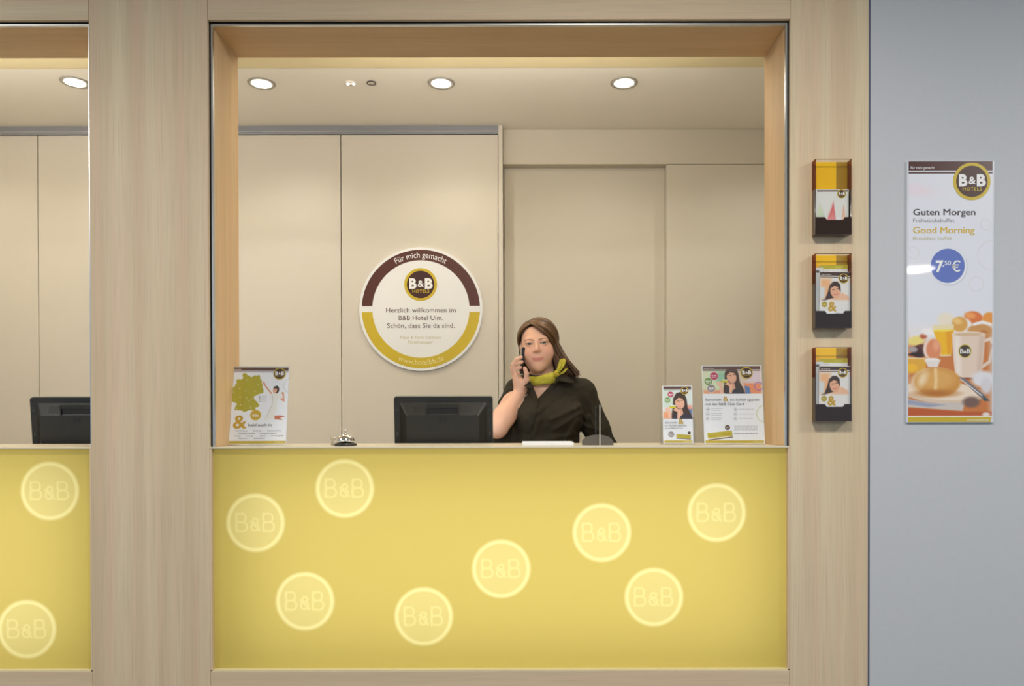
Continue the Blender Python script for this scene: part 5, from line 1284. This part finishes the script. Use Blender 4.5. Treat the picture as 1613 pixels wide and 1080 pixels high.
rg = lathe_mesh('scarf_ring', [(0.0075 + 0.0016 * math.cos(R(a)), 0.0016 * math.sin(R(a))) for a in range(0, 361, 45)], 24)
o = link('scarf_ring', rg, mat('gold_metal', rgb(214, 176, 70), 0.22, 1.0), scarf, tuple(kn + np.array((0.0, -0.0115, 0.0)))); o.rotation_euler = (R(80), R(20), 0)

# hair: overlapping locks combed from a side parting
def lock_paths():
    out = []; rnd = random.Random(5); cen = np.array((0.0, 0.014, 0.026)); rad = np.array((0.0775, 0.0955, 0.0835))
    def unit(v): return v / np.linalg.norm(v)
    def ellp(d, lift): d = unit(d / rad); return cen + d * (rad + lift)
    def slerp(a, b, t):
        a, b = unit(a), unit(b); w_ = math.acos(max(-1, min(1, float(a @ b))));  return (math.sin((1 - t) * w_) * a + math.sin(t * w_) * b) / max(math.sin(w_), 1e-5)
    def side(n, phi0, phi1, sgn, layer):
        for i in range(n):
            u = (i + rnd.random()) / n; t = u                                  # 0 front .. 1 back along the parting
            root = np.array((-0.024 + rnd.uniform(-.002, .002) + 0.012 * t, -0.064 + 0.135 * t, 0.0)); root[2] = 0.10
            dr = (root - cen) / rad
            phi = R(phi0 + (phi1 - phi0) * u + rnd.uniform(-5, 5)); al = R(103)
            dt = np.array((math.sin(al) * math.sin(phi), -math.sin(al) * math.cos(phi), math.cos(al)))
            lift = 0.002 + layer * 0.0045 + rnd.uniform(0, 0.003)
            pts = []
            for s_ in np.linspace(0, 1, 11):
                d = slerp(dr, dt, s_); d = d / np.linalg.norm(d); pts.append(cen + d * (rad + lift * (0.4 + 0.6 * s_) + 0.004 * math.sin(math.pi * s_)))
            e = pts[-1]
            if sgn > 0:
                fr_ = (1 - u) ; tgt = np.array((0.098 + 0.055 * rnd.random() - 0.02 * u, -0.020 - 0.042 * fr_ + 0.075 * u, -0.128 - 0.022 * rnd.random()))
                if rnd.random() < 0.45: tgt[0] += 0.025; tgt[2] -= 0.004
                mid_ = e * 0.5 + tgt * 0.5 + np.array((-0.010, -0.004 + 0.012 * u, -0.004))
            else:
                tgt = np.array((-0.070 + 0.03 * u, 0.050 + 0.03 * u, -0.170 - 0.03 * rnd.random())); mid_ = e * 0.5 + tgt * 0.5 + np.array((-0.006, 0.01, 0))
            for s_ in np.linspace(0, 1, 9)[1:]:
                pts.append((1 - s_) ** 2 * e + 2 * s_ * (1 - s_) * mid_ + s_ * s_ * tgt)
            out.append(np.array(pts))
    for layer, n in ((0, 110), (1, 110), (2, 70)): side(n, 64, 178, 1, layer)
    for layer, n in ((0, 70), (1, 70)): side(n, -84, -178, -1, layer)
    for i in range(64):                                   # fringe swept across the forehead
        u = rnd.random(); w_ = rnd.uniform(-1, 1)
        ctl = np.array([(-0.026, -0.060 + 0.03 * u, 0.10), (0.002, -0.080 + 0.034 * u, 0.078 + 0.024 * u), (0.028, -0.080 + 0.034 * u, 0.052 + 0.030 * u), (0.052, -0.064 + 0.026 * u, 0.024 + 0.028 * u), (0.066, -0.045 + 0.024 * u, -0.016 + 0.01 * u)])
        pts = []
        for s_ in np.linspace(0, 4, 13):
            j = min(int(s_), 3); t = s_ - j; g = ctl[j] * (1 - t) + ctl[j + 1] * t
            d = (g - cen) / rad; d /= np.linalg.norm(d); pts.append(cen + d * (rad + 0.006 + 0.004 * u + 0.001 * w_))
        e = pts[-1]; tgt = np.array((0.080 + 0.05 * rnd.random(), -0.062 + 0.03 * u, -0.122 - 0.02 * rnd.random())); mid_ = e * 0.5 + tgt * 0.5 + np.array((-0.006, -0.006, -0.01))
        for s_ in np.linspace(0, 1, 8)[1:]: pts.append((1 - s_) ** 2 * e + 2 * s_ * (1 - s_) * mid_ + s_ * s_ * tgt)
        out.append(np.array(pts))
    return out
HVv, HQ, HCc = [], [], []; base_i = 0; ns = 6; rnd = random.Random(11)
for path in lock_paths():
    w_ = (HR @ path.T).T + HC; m_ = len(w_); r0 = rnd.uniform(0.0034, 0.0052); shade = rnd.uniform(0.72, 1.25); cA = np.array((98, 67, 35)) * shade; cB = np.array((80, 53, 30)) * shade
    ax_ = HR @ np.array((0.0, 0.014, 0.026)) + HC
    for i in range(m_):
        tn = w_[min(i + 1, m_ - 1)] - w_[max(i - 1, 0)]; tn /= np.linalg.norm(tn); o_ = w_[i] - ax_; o_ -= tn * (o_ @ tn); o_ /= max(np.linalg.norm(o_), 1e-6); s_ = np.cross(tn, o_)
        tp = i / (m_ - 1); r_ = r0 * (0.55 + 0.45 * min(1, tp * 5)) * (1 - 0.75 * max(0, (tp - 0.72) / 0.28) ** 1.5)
        for k_ in range(ns):
            b_ = 2 * math.pi * k_ / ns; HVv.append(w_[i] + s_ * (r_ * 1.25 * math.cos(b_)) + o_ * (r_ * 0.62 * math.sin(b_)))
            HCc.append(cA * (1 - tp) + cB * tp)
    for i in range(m_ - 1):
        for k_ in range(ns):
            a_ = base_i + i * ns + k_; b_ = base_i + i * ns + (k_ + 1) % ns; HQ.append((a_, b_, b_ + ns, a_ + ns))
    base_i += m_ * ns
hair = link('hair', fast_mesh('hair', np.array(HVv), np.array(HQ), s2l(np.clip(np.array(HCc), 0, 255))), M['hair'], person); hair['label'] = 'long straight brown hair parted at the side'

# trousers and shoes (behind the counter)
f = Field(spaced([(-0.30, 0.30, 0.008)]), spaced([(-0.20, 0.24, 0.008)]), spaced([(0.03, 1.02, 0.010)]))
f.ell(np.array((0, 0.03, 0.88)), (0.166, 0.120, 0.13), 0.06)
for s in (-1, 1):
    hip, kn_, an = np.array((s * 0.085, 0.03, 0.84)), np.array((s * 0.09, 0.01, 0.46)), np.array((s * 0.095, 0.04, 0.07))
    f.cone(hip, kn_, 0.092, 0.068, 0.04); f.cone(kn_, an, 0.068, 0.056, 0.03)
TV, TQ = f.mesh(); link('trousers', fast_mesh('trousers', TV, TQ), M['trousers'], person)
for s in (-1, 1):
    f = Field(spaced([(s * 0.095 - 0.07, s * 0.095 + 0.07, 0.006)]), spaced([(-0.20, 0.14, 0.006)]), spaced([(-0.01, 0.12, 0.006)]))
    f.cone((s * 0.095, 0.05, 0.042), (s * 0.095, -0.10, 0.034), 0.044, 0.040, 0.02); f.carve(lambda X, Y, Z: Z - 0.001 + 0 * X + 0 * Y, np.array((-1, -1, -1)), np.array((1, 1, 0.03)), 0.002)
    V_, Q_ = f.mesh(); link('shoe', fast_mesh('shoe', V_, Q_), M['shoe'], person)

# phone in her raised hand
ph0, ph1 = Vector(q(818.8, 547.5, -0.058)), Vector(q(825.0, 589, -0.066)); axis = (ph0 - ph1).normalized(); L_ = (ph0 - ph1).length
ph = thing('phone', 'slim black phone held in the raised hand against her ear', 'phone', Vector((X0, YQ, 0)) + (ph0 + ph1) / 2)
sidev = Vector((0.22, -0.97, 0.0)); sidev = (sidev - axis * sidev.dot(axis)).normalized(); nrm = axis.cross(sidev)
ph.rotation_euler = Matrix((sidev, -nrm, axis)).transposed().to_euler()
box('handset', -0.017, 0.017, -0.0065, 0.0065, -L_ / 2, L_ / 2, M['phone'], ph, 0.004, 3)
box('cover_panel', -0.013, 0.013, 0.0064, 0.0069, 0.0, L_ / 2 - 0.008, M['phone_s'], ph, 0.0002); box('keypad', -0.013, 0.013, -0.0069, -0.0064, -L_ / 2 + 0.008, L_ / 2 - 0.01, M['plastic_l'], ph, 0.0002)
